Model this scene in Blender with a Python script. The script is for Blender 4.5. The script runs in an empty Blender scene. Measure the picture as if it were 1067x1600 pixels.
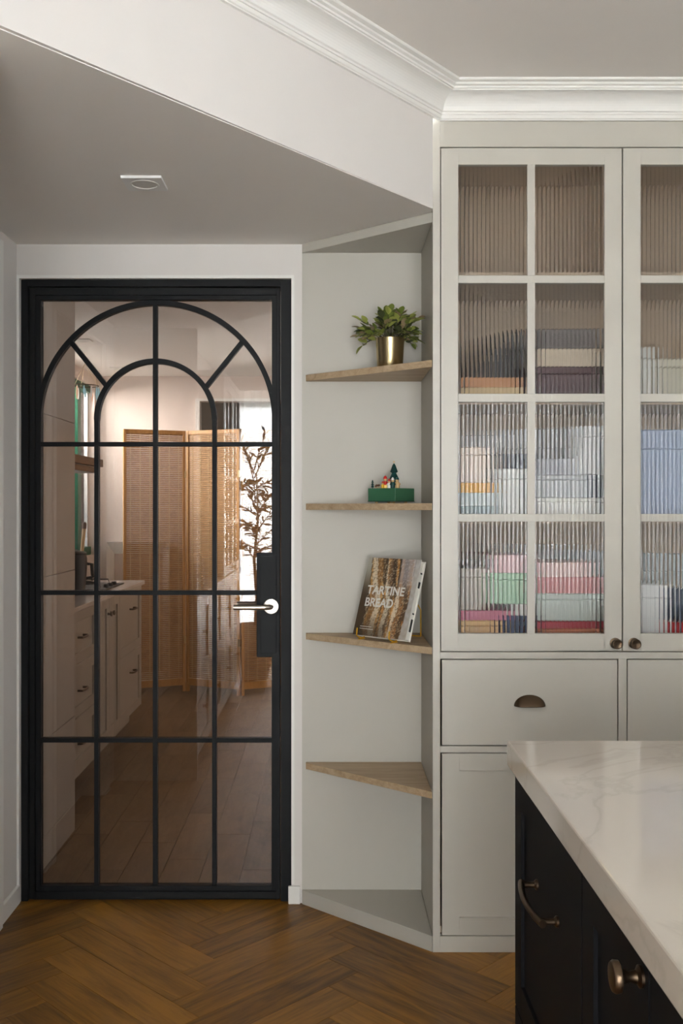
import bpy, bmesh, math, random
from mathutils import Vector, Matrix

random.seed(7)
PI = math.pi
scene = bpy.context.scene
COL = scene.collection

# ------------------------------------------------------------------ camera
H = 1.34                      # eye height (m)
F = 1555.0                    # focal length in photo pixels (35 mm on a 36 mm tall frame)
CX, CY = 515.0, 792.0         # vanishing point of the room's depth direction in the photo
cam_d = bpy.data.cameras.new('camera')
cam_d.sensor_fit = 'AUTO'
cam_d.sensor_width = 36.0
cam_d.lens = F * 36.0 / 1600.0
cam_d.shift_x = (533.5 - CX) / 1600.0
cam_d.shift_y = -(800.0 - CY) / 1600.0
cam_d.clip_start = 0.05
cam = bpy.data.objects.new('camera', cam_d)
cam.location = (0, 0, H)
cam.rotation_euler = (PI / 2, 0, 0)
COL.objects.link(cam)
scene.camera = cam

# ------------------------------------------------------------------ world, daylight, exposure
world = bpy.data.worlds.new('world')
scene.world = world
world.use_nodes = True
bg = world.node_tree.nodes['Background']
bg.inputs[0].default_value = (0.78, 0.88, 1.0, 1)
bg.inputs[1].default_value = 3.0

def area(name, loc, rot, sx, sy, power, color):
    l = bpy.data.lights.new(name, 'AREA')
    l.shape = 'RECTANGLE'
    l.size, l.size_y, l.energy, l.color = sx, sy, power, color
    o = bpy.data.objects.new(name, l)
    o.location, o.rotation_euler = loc, rot
    COL.objects.link(o)
    return o
# daylight standing in the windows (outside the panes)
area('window_rear_offscreen', (0.10, -2.42, 1.22), (PI / 2, 0, 0), 2.2, 2.2, 285, (0.95, 0.97, 1.0))
area('window_kitchen_offscreen', (-2.45, 6.75, 2.45), (0, -math.radians(52), 0), 1.2, 1.5, 235, (1.0, 0.975, 0.95))

vs = scene.view_settings
scene.display_settings.display_device = 'sRGB'
vs.view_transform = 'Standard'
vs.look = 'None'
vs.gamma = 1.0
vs.use_curve_mapping = False
vs.exposure = 1.12

# ------------------------------------------------------------------ material helpers
def lin(c):
    return tuple((x / 12.92 if x <= 0.04045 else ((x + 0.055) / 1.055) ** 2.4) for x in (v / 255.0 for v in c))

def new_mat(name):
    m = bpy.data.materials.new(name)
    m.use_nodes = True
    nt = m.node_tree
    for n in list(nt.nodes):
        nt.nodes.remove(n)
    out = nt.nodes.new('ShaderNodeOutputMaterial')
    return m, nt, out

def paint(name, rgb, rough=0.5, metal=0.0, var=0.04, scale=6.0, bump=0.0, bscale=200.0, spec=0.5, coat=0.0):
    m, nt, out = new_mat(name)
    p = nt.nodes.new('ShaderNodeBsdfPrincipled')
    tc = nt.nodes.new('ShaderNodeTexCoord')
    nz = nt.nodes.new('ShaderNodeTexNoise')
    nz.inputs['Scale'].default_value = scale
    nz.inputs['Detail'].default_value = 3
    nt.links.new(tc.outputs['Object'], nz.inputs['Vector'])
    mp = nt.nodes.new('ShaderNodeMapRange')
    mp.inputs['To Min'].default_value = 1 - var
    mp.inputs['To Max'].default_value = 1 + var
    nt.links.new(nz.outputs[0], mp.inputs['Value'])
    mx = nt.nodes.new('ShaderNodeVectorMath')
    mx.operation = 'SCALE'
    mx.inputs[0].default_value = lin(rgb)
    nt.links.new(mp.outputs[0], mx.inputs['Scale'])
    nt.links.new(mx.outputs[0], p.inputs['Base Color'])
    p.inputs['Roughness'].default_value = rough
    p.inputs['Metallic'].default_value = metal
    p.inputs['Specular IOR Level'].default_value = spec
    p.inputs['Coat Weight'].default_value = coat
    if bump > 0:
        n2 = nt.nodes.new('ShaderNodeTexNoise')
        n2.inputs['Scale'].default_value = bscale
        nt.links.new(tc.outputs['Object'], n2.inputs['Vector'])
        b = nt.nodes.new('ShaderNodeBump')
        b.inputs['Strength'].default_value = bump
        b.inputs['Distance'].default_value = 0.001
        nt.links.new(n2.outputs[0], b.inputs['Height'])
        nt.links.new(b.outputs[0], p.inputs['Normal'])
    nt.links.new(p.outputs[0], out.inputs[0])
    return m

def wood(name, dark, light, rough=0.45, sx=1.2, sy=16.0, per_obj=0.0, bump=0.05, axis='x', knots=False):
    """grain runs along local x (or y / z)"""
    m, nt, out = new_mat(name)
    p = nt.nodes.new('ShaderNodeBsdfPrincipled')
    tc = nt.nodes.new('ShaderNodeTexCoord')
    oi = nt.nodes.new('ShaderNodeObjectInfo')
    off = nt.nodes.new('ShaderNodeVectorMath'); off.operation = 'SCALE'
    off.inputs[0].default_value = (37.0, 19.0, 11.0)
    nt.links.new(oi.outputs['Random'], off.inputs['Scale'])
    ad = nt.nodes.new('ShaderNodeVectorMath'); ad.operation = 'ADD'
    nt.links.new(tc.outputs['Object'], ad.inputs[0])
    nt.links.new(off.outputs[0], ad.inputs[1])
    mpn = nt.nodes.new('ShaderNodeMapping')
    s = {'x': (sx, sy, sy), 'y': (sy, sx, sy), 'z': (sy, sy, sx)}[axis]
    mpn.inputs['Scale'].default_value = s
    nt.links.new(ad.outputs[0], mpn.inputs['Vector'])
    n1 = nt.nodes.new('ShaderNodeTexNoise')
    n1.inputs['Scale'].default_value = 1.0
    n1.inputs['Detail'].default_value = 6
    n1.inputs['Roughness'].default_value = 0.6
    n1.inputs['Distortion'].default_value = 1.2
    nt.links.new(mpn.outputs[0], n1.inputs['Vector'])
    n2 = nt.nodes.new('ShaderNodeTexNoise')
    n2.inputs['Scale'].default_value = 7.0
    n2.inputs['Detail'].default_value = 3
    nt.links.new(mpn.outputs[0], n2.inputs['Vector'])
    mixv = nt.nodes.new('ShaderNodeMath'); mixv.operation = 'MULTIPLY_ADD'
    nt.links.new(n2.outputs[0], mixv.inputs[0])
    mixv.inputs[1].default_value = 0.35
    nt.links.new(n1.outputs[0], mixv.inputs[2])
    pr = nt.nodes.new('ShaderNodeMath'); pr.operation = 'MULTIPLY_ADD'
    nt.links.new(oi.outputs['Random'], pr.inputs[0])
    pr.inputs[1].default_value = per_obj
    nt.links.new(mixv.outputs[0], pr.inputs[2])
    cr = nt.nodes.new('ShaderNodeValToRGB')
    lo = 0.42 + per_obj * 0.35
    cr.color_ramp.elements[0].position = lo
    cr.color_ramp.elements[1].position = min(1.0, lo + 0.42 + per_obj * 0.3)
    cr.color_ramp.elements[0].color = (*lin(dark), 1)
    cr.color_ramp.elements[1].color = (*lin(light), 1)
    nt.links.new(pr.outputs[0], cr.inputs[0])
    nt.links.new(cr.outputs[0], p.inputs['Base Color'])
    p.inputs['Roughness'].default_value = rough
    b = nt.nodes.new('ShaderNodeBump')
    b.inputs['Strength'].default_value = bump
    b.inputs['Distance'].default_value = 0.002
    nt.links.new(n2.outputs[0], b.inputs['Height'])
    nt.links.new(b.outputs[0], p.inputs['Normal'])
    nt.links.new(p.outputs[0], out.inputs[0])
    return m

def sheet_glass(name, tint, rough=0.0, ior=1.5):
    """architectural glass: see-through with Fresnel reflections"""
    m, nt, out = new_mat(name)
    fr = nt.nodes.new('ShaderNodeFresnel'); fr.inputs[0].default_value = ior
    tr = nt.nodes.new('ShaderNodeBsdfTransparent'); tr.inputs[0].default_value = (*tint, 1)
    gl = nt.nodes.new('ShaderNodeBsdfGlossy'); gl.inputs['Roughness'].default_value = rough
    mx = nt.nodes.new('ShaderNodeMixShader')
    nz = nt.nodes.new('ShaderNodeTexNoise'); nz.inputs['Scale'].default_value = 2.0
    mr = nt.nodes.new('ShaderNodeMapRange'); mr.inputs['To Min'].default_value = 0.995; mr.inputs['To Max'].default_value = 1.0
    nt.links.new(nz.outputs[0], mr.inputs[0])
    nt.links.new(mr.outputs[0], gl.inputs['Color'])
    nt.links.new(fr.outputs[0], mx.inputs[0])
    nt.links.new(tr.outputs[0], mx.inputs[1])
    nt.links.new(gl.outputs[0], mx.inputs[2])
    nt.links.new(mx.outputs[0], out.inputs[0])
    return m

def reeded_glass(name):
    m, nt, out = new_mat(name)
    tr = nt.nodes.new('ShaderNodeBsdfTransparent'); tr.inputs[0].default_value = (0.97, 0.97, 0.96, 1)
    gl = nt.nodes.new('ShaderNodeBsdfGlass'); gl.inputs['IOR'].default_value = 1.45
    gl.inputs['Roughness'].default_value = 0.02
    nz = nt.nodes.new('ShaderNodeTexNoise'); nz.inputs['Scale'].default_value = 30.0
    mr = nt.nodes.new('ShaderNodeMapRange'); mr.inputs['To Min'].default_value = 0.97; mr.inputs['To Max'].default_value = 1.0
    nt.links.new(nz.outputs[0], mr.inputs[0]); nt.links.new(mr.outputs[0], gl.inputs['Color'])
    mx = nt.nodes.new('ShaderNodeMixShader'); mx.inputs[0].default_value = 0.93
    nt.links.new(tr.outputs[0], mx.inputs[1]); nt.links.new(gl.outputs[0], mx.inputs[2])
    nt.links.new(mx.outputs[0], out.inputs[0])
    return m

def sheer(name, rgb, trans=0.45):
    m, nt, out = new_mat(name)
    tr = nt.nodes.new('ShaderNodeBsdfTransparent')
    tl = nt.nodes.new('ShaderNodeBsdfTranslucent'); tl.inputs[0].default_value = (*lin(rgb), 1)
    df = nt.nodes.new('ShaderNodeBsdfDiffuse'); df.inputs[0].default_value = (*lin(rgb), 1)
    a = nt.nodes.new('ShaderNodeMixShader'); a.inputs[0].default_value = 0.4
    nt.links.new(tl.outputs[0], a.inputs[1]); nt.links.new(df.outputs[0], a.inputs[2])
    b = nt.nodes.new('ShaderNodeMixShader')
    tc = nt.nodes.new('ShaderNodeTexCoord')
    nz = nt.nodes.new('ShaderNodeTexNoise'); nz.inputs['Scale'].default_value = 4.0
    nt.links.new(tc.outputs['Object'], nz.inputs['Vector'])
    mr = nt.nodes.new('ShaderNodeMapRange'); mr.inputs['To Min'].default_value = 1 - trans - 0.08; mr.inputs['To Max'].default_value = 1 - trans + 0.08
    nt.links.new(nz.outputs[0], mr.inputs[0]); nt.links.new(mr.outputs[0], b.inputs[0])
    nt.links.new(tr.outputs[0], b.inputs[1]); nt.links.new(a.outputs[0], b.inputs[2])
    nt.links.new(b.outputs[0], out.inputs[0])
    return m

def vcol_mat(name, rough=0.3):
    m, nt, out = new_mat(name)
    p = nt.nodes.new('ShaderNodeBsdfPrincipled')
    a = nt.nodes.new('ShaderNodeVertexColor'); a.layer_name = 'print'
    nt.links.new(a.outputs[0], p.inputs['Base Color'])
    p.inputs['Roughness'].default_value = rough
    nt.links.new(p.outputs[0], out.inputs[0])
    return m

def marble(name, base, vein):
    m, nt, out = new_mat(name)
    p = nt.nodes.new('ShaderNodeBsdfPrincipled')
    tc = nt.nodes.new('ShaderNodeTexCoord')
    n1 = nt.nodes.new('ShaderNodeTexNoise'); n1.inputs['Scale'].default_value = 2.2; n1.inputs['Detail'].default_value = 6; n1.inputs['Distortion'].default_value = 1.4
    nt.links.new(tc.outputs['Object'], n1.inputs['Vector'])
    s = nt.nodes.new('ShaderNodeMath'); s.operation = 'SUBTRACT'; s.inputs[1].default_value = 0.5
    nt.links.new(n1.outputs[0], s.inputs[0])
    ab = nt.nodes.new('ShaderNodeMath'); ab.operation = 'ABSOLUTE'; nt.links.new(s.outputs[0], ab.inputs[0])
    cr = nt.nodes.new('ShaderNodeValToRGB')
    cr.color_ramp.elements[0].position = 0.0; cr.color_ramp.elements[1].position = 0.022
    cr.color_ramp.elements[0].color = (*lin(vein), 1); cr.color_ramp.elements[1].color = (*lin(base), 1)
    nt.links.new(ab.outputs[0], cr.inputs[0])
    nt.links.new(cr.outputs[0], p.inputs['Base Color'])
    p.inputs['Roughness'].default_value = 0.07
    nt.links.new(p.outputs[0], out.inputs[0])
    return m

M = {}
M['wall'] = paint('wall_paint', (224, 218, 212), 0.6, var=0.015, bump=0.15)
M['ceil'] = paint('ceiling_paint', (234, 228, 221), 0.65, var=0.015, bump=0.12)
M['trim'] = paint('trim_paint', (236, 233, 227), 0.4, var=0.01)
M['greige'] = paint('greige_lacquer', (192, 187, 176), 0.38, var=0.012, bump=0.06)
M['niche'] = paint('niche_laminate', (192, 187, 176), 0.5, var=0.012)
M['inner'] = paint('cabinet_interior', (198, 176, 150), 0.5, var=0.03)
M['oak'] = wood('pale_oak', (164, 138, 106), (196, 172, 140), 0.5, 2.5, 40, bump=0.04)
M['plank'] = wood('oak_plank', (86, 53, 10), (160, 110, 36), 0.42, 2.0, 20, per_obj=0.30, bump=0.08)
M['ktile'] = wood('wood_look_tile', (92, 72, 52), (136, 112, 86), 0.4, 2.0, 14, per_obj=0.2, bump=0.05, axis='y')
M['grout'] = paint('grout', (150, 128, 104), 0.8)
M['subfloor'] = wood('floor_base', (60, 36, 14), (92, 60, 28), 0.5, 2.0, 20)
M['steel'] = paint('black_steel', (30, 31, 32), 0.5, var=0.06, scale=30, spec=0.15)
M['bronzeglass'] = sheet_glass('bronze_glass', (0.70, 0.672, 0.648), 0.0, 1.68)
M['clearglass'] = sheet_glass('clear_glass', (0.96, 0.97, 0.97))
M['reeded'] = reeded_glass('reeded_glass')
M['nickel'] = paint('satin_nickel', (206, 196, 184), 0.28, 1.0, var=0.02)
M['bronze'] = paint('aged_bronze', (96, 80, 64), 0.36, 1.0, var=0.08, scale=60)
M['brass'] = paint('brushed_brass', (206, 186, 142), 0.25, 1.0, var=0.03, scale=40)
M['goldwire'] = paint('gold_wire', (226, 176, 50), 0.35, 0.5, var=0.02)
M['ebony'] = paint('black_lacquer', (14, 15, 18), 0.6, var=0.05, spec=0.15)
M['quartz'] = marble('white_quartz', (206, 197, 185), (198, 189, 177))
M['white'] = paint('white_plastic', (232, 230, 226), 0.4, var=0.01)
M['ctile'] = paint('pale_wall_tile', (206, 200, 190), 0.25, var=0.02)
M['kwall'] = paint('kitchen_wall', (226, 212, 204), 0.6, var=0.015)
M['kcab'] = paint('kitchen_lacquer', (172, 162, 148), 0.35, var=0.015)
M['ktop'] = paint('kitchen_worktop', (210, 202, 194), 0.15, var=0.03)
M['bamboo'] = wood('bamboo_frame', (170, 118, 58), (206, 154, 88), 0.45, 2, 30, axis='z', bump=0.03)
M['slat'] = wood('bamboo_slat', (150, 104, 54), (190, 142, 84), 0.55, 2, 40, bump=0.03)
M['cord'] = paint('pale_cord', (214, 190, 150), 0.8)
M['green'] = paint('green_window_paint', (24, 96, 68), 0.4, var=0.03)
M['black'] = paint('black_plastic', (12, 12, 13), 0.45, var=0.05)
M['walnut'] = wood('brown_wood', (86, 60, 44), (116, 84, 62), 0.5, 2, 26, axis='y')
M['sheer'] = sheer('sheer_curtain', (236, 234, 230), 0.16)
M['olive'] = paint('olive_leaf', (104, 98, 52), 0.5, var=0.25, scale=20)
M['bark'] = paint('bark', (104, 82, 58), 0.8, var=0.2, scale=40)
M['clay'] = paint('grey_planter', (188, 178, 164), 0.7, var=0.04)
M['leaf1'] = paint('leaf_green', (112, 126, 52), 0.45, var=0.25, scale=40)
M['leaf2'] = paint('leaf_light', (160, 166, 84), 0.45, var=0.2, scale=40)
M['leaf3'] = paint('leaf_dark', (72, 80, 48), 0.5, var=0.25, scale=40)
M['leaf4'] = paint('leaf_brown', (150, 132, 100), 0.55, var=0.2, scale=40)
M['stem'] = paint('stem_green', (76, 74, 44), 0.6, var=0.1)
M['soil'] = paint('dark_soil', (40, 32, 26), 0.9, var=0.3, scale=80)
M['boxgreen'] = paint('painted_green_wood', (54, 104, 74), 0.4, var=0.06, scale=30)
M['teal'] = paint('dark_teal_paint', (14, 66, 62), 0.4, var=0.05)
M['tan'] = paint('tan_wood', (206, 168, 120), 0.55, var=0.05)
M['red'] = paint('red_paint', (196, 30, 26), 0.4, var=0.05)
M['yellow'] = paint('yellow_paint', (226, 178, 44), 0.4, var=0.05)
M['brown'] = paint('brown_paint', (98, 62, 34), 0.5, var=0.1)
M['print'] = vcol_mat('printed_cover', 0.28)
M['paper'] = paint('book_pages', (226, 222, 212), 0.7, var=0.03, scale=60)
M['letter'] = paint('white_print', (226, 224, 216), 0.4, var=0.01)
M['lampglass'] = paint('frosted_lamp', (216, 212, 204), 0.3, var=0.01)

# ------------------------------------------------------------------ geometry helpers
def px(x, y, Y):
    """point at depth Y seen at photo pixel (x, y)"""
    return Vector(((x - CX) * Y / F, Y, H - (y - CY) * Y / F))

class MB:
    def __init__(self):
        self.v, self.f = [], []
    def _add(self, vs, fs):
        b = len(self.v)
        self.v += [tuple(p) for p in vs]
        self.f += [tuple(i + b for i in f) for f in fs]
        return self
    def box(self, x0, x1, y0, y1, z0, z1):
        if x0 > x1: x0, x1 = x1, x0
        if y0 > y1: y0, y1 = y1, y0
        if z0 > z1: z0, z1 = z1, z0
        vs = [(x0, y0, z0), (x1, y0, z0), (x1, y1, z0), (x0, y1, z0), (x0, y0, z1), (x1, y0, z1), (x1, y1, z1), (x0, y1, z1)]
        return self._add(vs, [(0, 3, 2, 1), (4, 5, 6, 7), (0, 1, 5, 4), (1, 2, 6, 5), (2, 3, 7, 6), (3, 0, 4, 7)])
    def prism(self, poly, lo, hi, axis='z'):
        """poly: 2D points ccw; axis z -> (x,y), axis y -> (x,z), axis x -> (y,z)"""
        def mk(p, t):
            return {'z': (p[0], p[1], t), 'y': (p[0], t, p[1]), 'x': (t, p[0], p[1])}[axis]
        n = len(poly)
        vs = [mk(p, lo) for p in poly] + [mk(p, hi) for p in poly]
        fs = [tuple(range(n))[::-1], tuple(range(n, 2 * n))]
        fs += [(i, (i + 1) % n, (i + 1) % n + n, i + n) for i in range(n)]
        return self._add(vs, fs)
    def tube(self, pts, r, seg=10, closed=False, rs=None):
        pts = [Vector(p) for p in pts]
        n = len(pts)
        rings = []
        prev = None
        for i, p in enumerate(pts):
            a = pts[i - 1] if (i > 0 or closed) else pts[i]
            b = pts[(i + 1) % n] if (i < n - 1 or closed) else pts[i]
            t = (b - a)
            t = t.normalized() if t.length > 1e-9 else Vector((0, 0, 1))
            if prev is None:
                up = Vector((0, 0, 1)) if abs(t.z) < 0.9 else Vector((1, 0, 0))
                u = t.cross(up).normalized()
            else:
                u = (prev - t * prev.dot(t))
                u = u.normalized() if u.length > 1e-6 else t.orthogonal().normalized()
            prev = u
            w = t.cross(u)
            rr = rs[i] if rs else r
            rings.append([p + (u * math.cos(2 * PI * k / seg) + w * math.sin(2 * PI * k / seg)) * rr for k in range(seg)])
        vs = [q for ring in rings for q in ring]
        fs = []
        m = n if closed else n - 1
        for i in range(m):
            j = (i + 1) % n
            for k in range(seg):
                k2 = (k + 1) % seg
                fs.append((i * seg + k, i * seg + k2, j * seg + k2, j * seg + k))
        if not closed:
            fs.append(tuple(range(seg))[::-1])
            fs.append(tuple((n - 1) * seg + k for k in range(seg)))
        return self._add(vs, fs)
    def lathe(self, prof, c, axis='z', seg=24):
        """prof: list of (radius, height); caps added where radius>0"""
        c = Vector(c)
        def mk(r, h, k):
            a = 2 * PI * k / seg
            d = {'z': (r * math.cos(a), r * math.sin(a), h), 'y': (r * math.cos(a), h, r * math.sin(a)), 'x': (h, r * math.cos(a), r * math.sin(a))}[axis]
            return c + Vector(d)
        vs = [mk(r, h, k) for (r, h) in prof for k in range(seg)]
        fs = []
        for i in range(len(prof) - 1):
            for k in range(seg):
                k2 = (k + 1) % seg
                fs.append((i * seg + k, i * seg + k2, (i + 1) * seg + k2, (i + 1) * seg + k))
        fs.append(tuple(range(seg))[::-1])
        fs.append(tuple((len(prof) - 1) * seg + k for k in range(seg)))
        return self._add(vs, fs)
    def ball(self, c, r, seg=14, rings=8, sz=1.0):
        prof = [(max(1e-4, r * math.sin(PI * i / rings)), -r * sz * math.cos(PI * i / rings)) for i in range(rings + 1)]
        return self.lathe(prof, c, 'z', seg)
    def mesh(self, name, mat, bevel=0.0, smooth=False, seg=1):
        bm = bmesh.new()
        bv = [bm.verts.new(p) for p in self.v]
        for f in self.f:
            try:
                bm.faces.new([bv[i] for i in f])
            except ValueError:
                pass
        bmesh.ops.remove_doubles(bm, verts=bm.verts, dist=1e-6)
        bmesh.ops.recalc_face_normals(bm, faces=bm.faces)
        if bevel > 0:
            es = [e for e in bm.edges if len(e.link_faces) == 2 and e.calc_face_angle(0) > 0.6]
            bmesh.ops.bevel(bm, geom=es, offset=bevel, segments=seg, affect='EDGES', profile=0.5, clamp_overlap=True)
        me = bpy.data.meshes.new(name)
        bm.to_mesh(me); bm.free()
        if smooth:
            for p in me.polygons:
                p.use_smooth = True
            try:
                me.set_sharp_from_angle(angle=0.7)
            except Exception:
                pass
        me.materials.append(mat)
        return me

def link(name, me, parent=None, label=None):
    o = bpy.data.objects.new(name, me)
    COL.objects.link(o)
    if parent is not None:
        o.parent = parent
        # parts are modelled in world coordinates: only a thing's own Empty is offset
        off = Vector(parent.location)
        o.matrix_parent_inverse = Matrix.Translation(-off)
    if label:
        o['label'] = label
    return o

def part(name, mb, mat, parent=None, bevel=0.0, smooth=False, label=None, seg=1):
    return link(name, mb.mesh(name, mat, bevel, smooth, seg), parent, label)

def thing(name, loc, label, cat, group=None, kind=None):
    o = bpy.data.objects.new(name, None)
    o.empty_display_size = 0.05
    o.location = loc
    COL.objects.link(o)
    return tag(o, label, cat, group, kind)

def tag(o, label, cat=None, group=None, kind=None):
    o['label'] = label
    if cat: o['category'] = cat
    if group: o['group'] = group
    if kind: o['kind'] = kind
    return o

def struct(name, mb, mat, label=None, bevel=0.0, cat=None):
    o = part(name, mb, mat, None, bevel)
    o['kind'] = 'structure'
    if label: o['label'] = label
    if cat: o['category'] = cat
    return o

def clip(poly, a, b, c):
    """keep a*x+b*y<=c"""
    out = []
    n = len(poly)
    for i in range(n):
        p, q = poly[i], poly[(i + 1) % n]
        dp, dq = a * p[0] + b * p[1] - c, a * q[0] + b * q[1] - c
        if dp <= 0: out.append(p)
        if (dp < 0 < dq) or (dq < 0 < dp):
            t = dp / (dp - dq)
            out.append((p[0] + t * (q[0] - p[0]), p[1] + t * (q[1] - p[1])))
    return out

def poly_area(p):
    return abs(sum(p[i][0] * p[(i + 1) % len(p)][1] - p[(i + 1) % len(p)][0] * p[i][1] for i in range(len(p)))) / 2

# ------------------------------------------------------------------ key planes
D1 = 3.366          # wall with the glazed door and the back of the niche
D2 = 2.994          # front of the tall cabinet
XL = -1.058         # left wall
XS = 0.310          # side of the tall cabinet (right side of the niche)
XR = 3.15           # right wall
YR = -2.15          # rear wall with the window
ZC, ZL = 2.59, 2.228  # main ceiling, dropped ceiling
S1, S2 = D1 / F, D2 / F
RW = 1.18           # right edge of the rear window
KY = 7.6            # kitchen back wall
KX = -1.784         # kitchen window wall
KZ = 2.337          # kitchen ceiling
DW = D1 + 0.12      # kitchen side of the door wall

# ------------------------------------------------------------------ floors
fl = struct('floor', MB().box(XL - 0.1, XR + 0.1, YR - 0.1, D1 + 0.05, -0.12, -0.008), M['subfloor'], 'brown oak herringbone floor', cat='floor')
W, NL = 0.12, 5
ud, wd = Vector((1, -1)) / math.sqrt(2), Vector((1, 1)) / math.sqrt(2)
T0 = Vector((-0.4276, 2.866))
gap = 0.0007
count = 0
def plank(u0, u1, w0, w1, along_u):
    def wpt(u, w):
        return T0 + ud * ((u - NL) * W) + wd * ((w + 1) * W)
    g = gap / W
    poly = [wpt(u0 + g, w0 + g), wpt(u1 - g, w0 + g), wpt(u1 - g, w1 - g), wpt(u0 + g, w1 - g)]
    c = sum(poly, Vector((0, 0))) / 4
    if not (-1.6 < c.x < 1.15 and -2.0 < c.y < 3.9):
        return
    pl = [(p.x, p.y) for p in poly]
    for (a, b, k) in ((-1, 0, -XL), (0, 1, D1 + 0.045), (1, 0, 1.1), (0, -1, 1.9)):
        pl = clip(pl, a, b, k)
        if len(pl) < 3: return
    if poly_area(pl) < 0.0006: return
    ang = -PI / 4 if along_u else PI / 4
    ca, sa = math.cos(-ang), math.sin(-ang)
    loc = [((x - c.x) * ca - (y - c.y) * sa, (x - c.x) * sa + (y - c.y) * ca) for x, y in pl]
    me = MB().prism(loc, -0.008, 0.0).mesh('plank', M['plank'])
    o = bpy.data.objects.new('plank', me)
    COL.objects.link(o)
    o.location = (c.x, c.y, 0)
    o.rotation_euler = (0, 0, ang)
    o.parent = fl
for k in range(-40, 41):
    for j in range(-8, 9):
        a, b = k + j * NL, -k + j * NL
        plank(a, a + NL, b - 1, b, True)
        plank(a + NL, a + NL + 1, b - 1, b - 1 + NL, False)

fk = struct('floor_kitchen', MB().box(KX - 0.1, 0.6, D1 + 0.052, KY + 0.1, -0.12, -0.006), M['grout'], 'dark wood-look plank tiles of the kitchen floor', cat='floor')
tw, tl_ = 0.145, 0.565
offs = [0.31, 0.42, 0.0, 0.19]
mesh_tile = MB().box(-tw / 2 + 0.0012, tw / 2 - 0.0012, -tl_ / 2 + 0.0012, tl_ / 2 - 0.0012, -0.006, 0.0).mesh('floor_tile', M['ktile'])
for i in range(-7, 10):
    x0 = -0.904 + i * tw
    if x0 < KX - 0.1 or x0 + tw > 0.55: continue
    y = 3.675 + [0.0, 0.298, 0.11, 0.4][i % 4] - 2 * tl_
    while y < KY:
        lo, hi = max(y, D1 + 0.053), min(y + tl_, KY + 0.02)
        if hi - lo > 0.03:
            if lo == y and hi == y + tl_:
                o = bpy.data.objects.new('floor_tile', mesh_tile)
            else:
                h2 = (hi - lo) / 2
                o = bpy.data.objects.new('floor_tile', MB().box(-tw / 2 + .0012, tw / 2 - .0012, -h2 + .0012, h2 - .0012, -.006, 0).mesh('floor_tile', M['ktile']))
            o.location = (x0 + tw / 2, (lo + hi) / 2, 0)
            o.parent = fk
            COL.objects.link(o)
        y += tl_

# ------------------------------------------------------------------ living room shell
DF = D1 + 0.014       # front of the steel door frame
sd = DF / F
JX0, JX1 = (33 - CX) * sd, (455 - CX) * sd
JZ1 = H + (CY - 437) * sd
mb = MB()
mb.box(XL - 0.1, JX0 - 0.001, D1, DW, 0, ZL + 0.02)
mb.box(JX0 - 0.001, JX1 + 0.001, D1, DW, JZ1 + 0.001, ZL + 0.02)
mb.box(JX1 + 0.001, 0.60, D1, DW, 0, ZL + 0.02)
struct('wall_back', mb, M['wall'], 'white wall around the black glazed door', cat='wall')
# small reveal bead round the door opening
bz0, bz1 = JZ1, H + (CY - 430) * S1
struct('trim_2', MB().box(JX0 - 0.010, JX1 + 0.010, D1 - 0.003, D1 + 0.002, bz0 + 0.001, bz1).box(JX1 + 0.001, JX1 + 0.011, D1 - 0.003, D1 + 0.002, 0.065, bz0 + 0.001).box(JX0 - 0.0098, JX0 - 0.001, D1 - 0.003, D1 + 0.002, 0.0, bz0 + 0.001), M['trim'], 'thin white bead round the door frame', cat='trim')
struct('wall_left', MB().box(XL - 0.1, XL, YR, 2.18, 0, ZC + 0.05).box(XL - 0.1, XL, 3.05, D1, 0, ZC + 0.05).box(XL - 0.1, XL, 2.18, 3.05, 2.09, ZC + 0.05), M['wall'], 'white wall left of the glazed door', cat='wall')
struct('wall_right', MB().box(XR, XR + 0.1, YR, -1.75, 0, ZC).box(XR, XR + 0.1, 1.05, D2, 0, ZC).box(XR, XR + 0.1, -1.75, 1.05, 0, 1.10).box(XR, XR + 0.1, -1.75, 1.05, 2.45, ZC), M['wall'], 'white wall with an added side-light window on the right of the room', cat='wall')  # the window opening is added to let in light from the right
struct('wall_rear', MB().box(XL - 0.1, -0.98, YR - 0.1, YR, 0, ZC).box(RW, XR + 0.1, YR - 0.1, YR, 0, ZC).box(-0.98, RW, YR - 0.1, YR, 2.3, ZC).box(-0.98, RW, YR - 0.1, YR, 0, 0.12), M['wall'], 'white wall with the curtained window', cat='wall')
struct('wall_cabinet_side', MB().box(1.452, XR + 0.1, D2, D2 + 0.1, 0, ZC), M['wall'], 'white wall beside the tall cabinet', cat='wall')

# bulkhead and ceilings
BC = Vector((161 * 2.965 / F, 2.965))           # corner of the bulkhead against the cabinet
bdir = Vector((-1.0, -1.23)).normalized()
bnrm = Vector((-bdir.y, bdir.x))                 # into the main room
if bnrm.x < 0: bnrm = -bnrm
tL = (XL - BC.x) / bdir.x
BL = BC + bdir * tL
struct('ceiling', MB().box(XL - 0.1, XR + 0.1, YR - 0.1, D2 + 0.02, ZC, ZC + 0.08), M['ceil'], 'flat white main ceiling', cat='ceiling')
b2 = -bnrm * 0.08
struct('wall_bulkhead', MB().prism([(BC.x, BC.y), (BL.x, BL.y), (BL.x + b2.x, BL.y + b2.y), (BC.x + b2.x, BC.y + b2.y)], ZL + 0.002, ZC + 0.01), M['wall'], 'slanting white bulkhead face below the crown moulding', cat='wall')
struct('ceiling_lower', MB().prism([(BC.x, BC.y), (BC.x, D1 + 0.02), (XL - 0.02, D1 + 0.02), (XL - 0.02, BL.y)], ZL, ZL + 0.05), M['ceil'], 'lower dropped ceiling in front of the glazed door', cat='ceiling')

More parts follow.
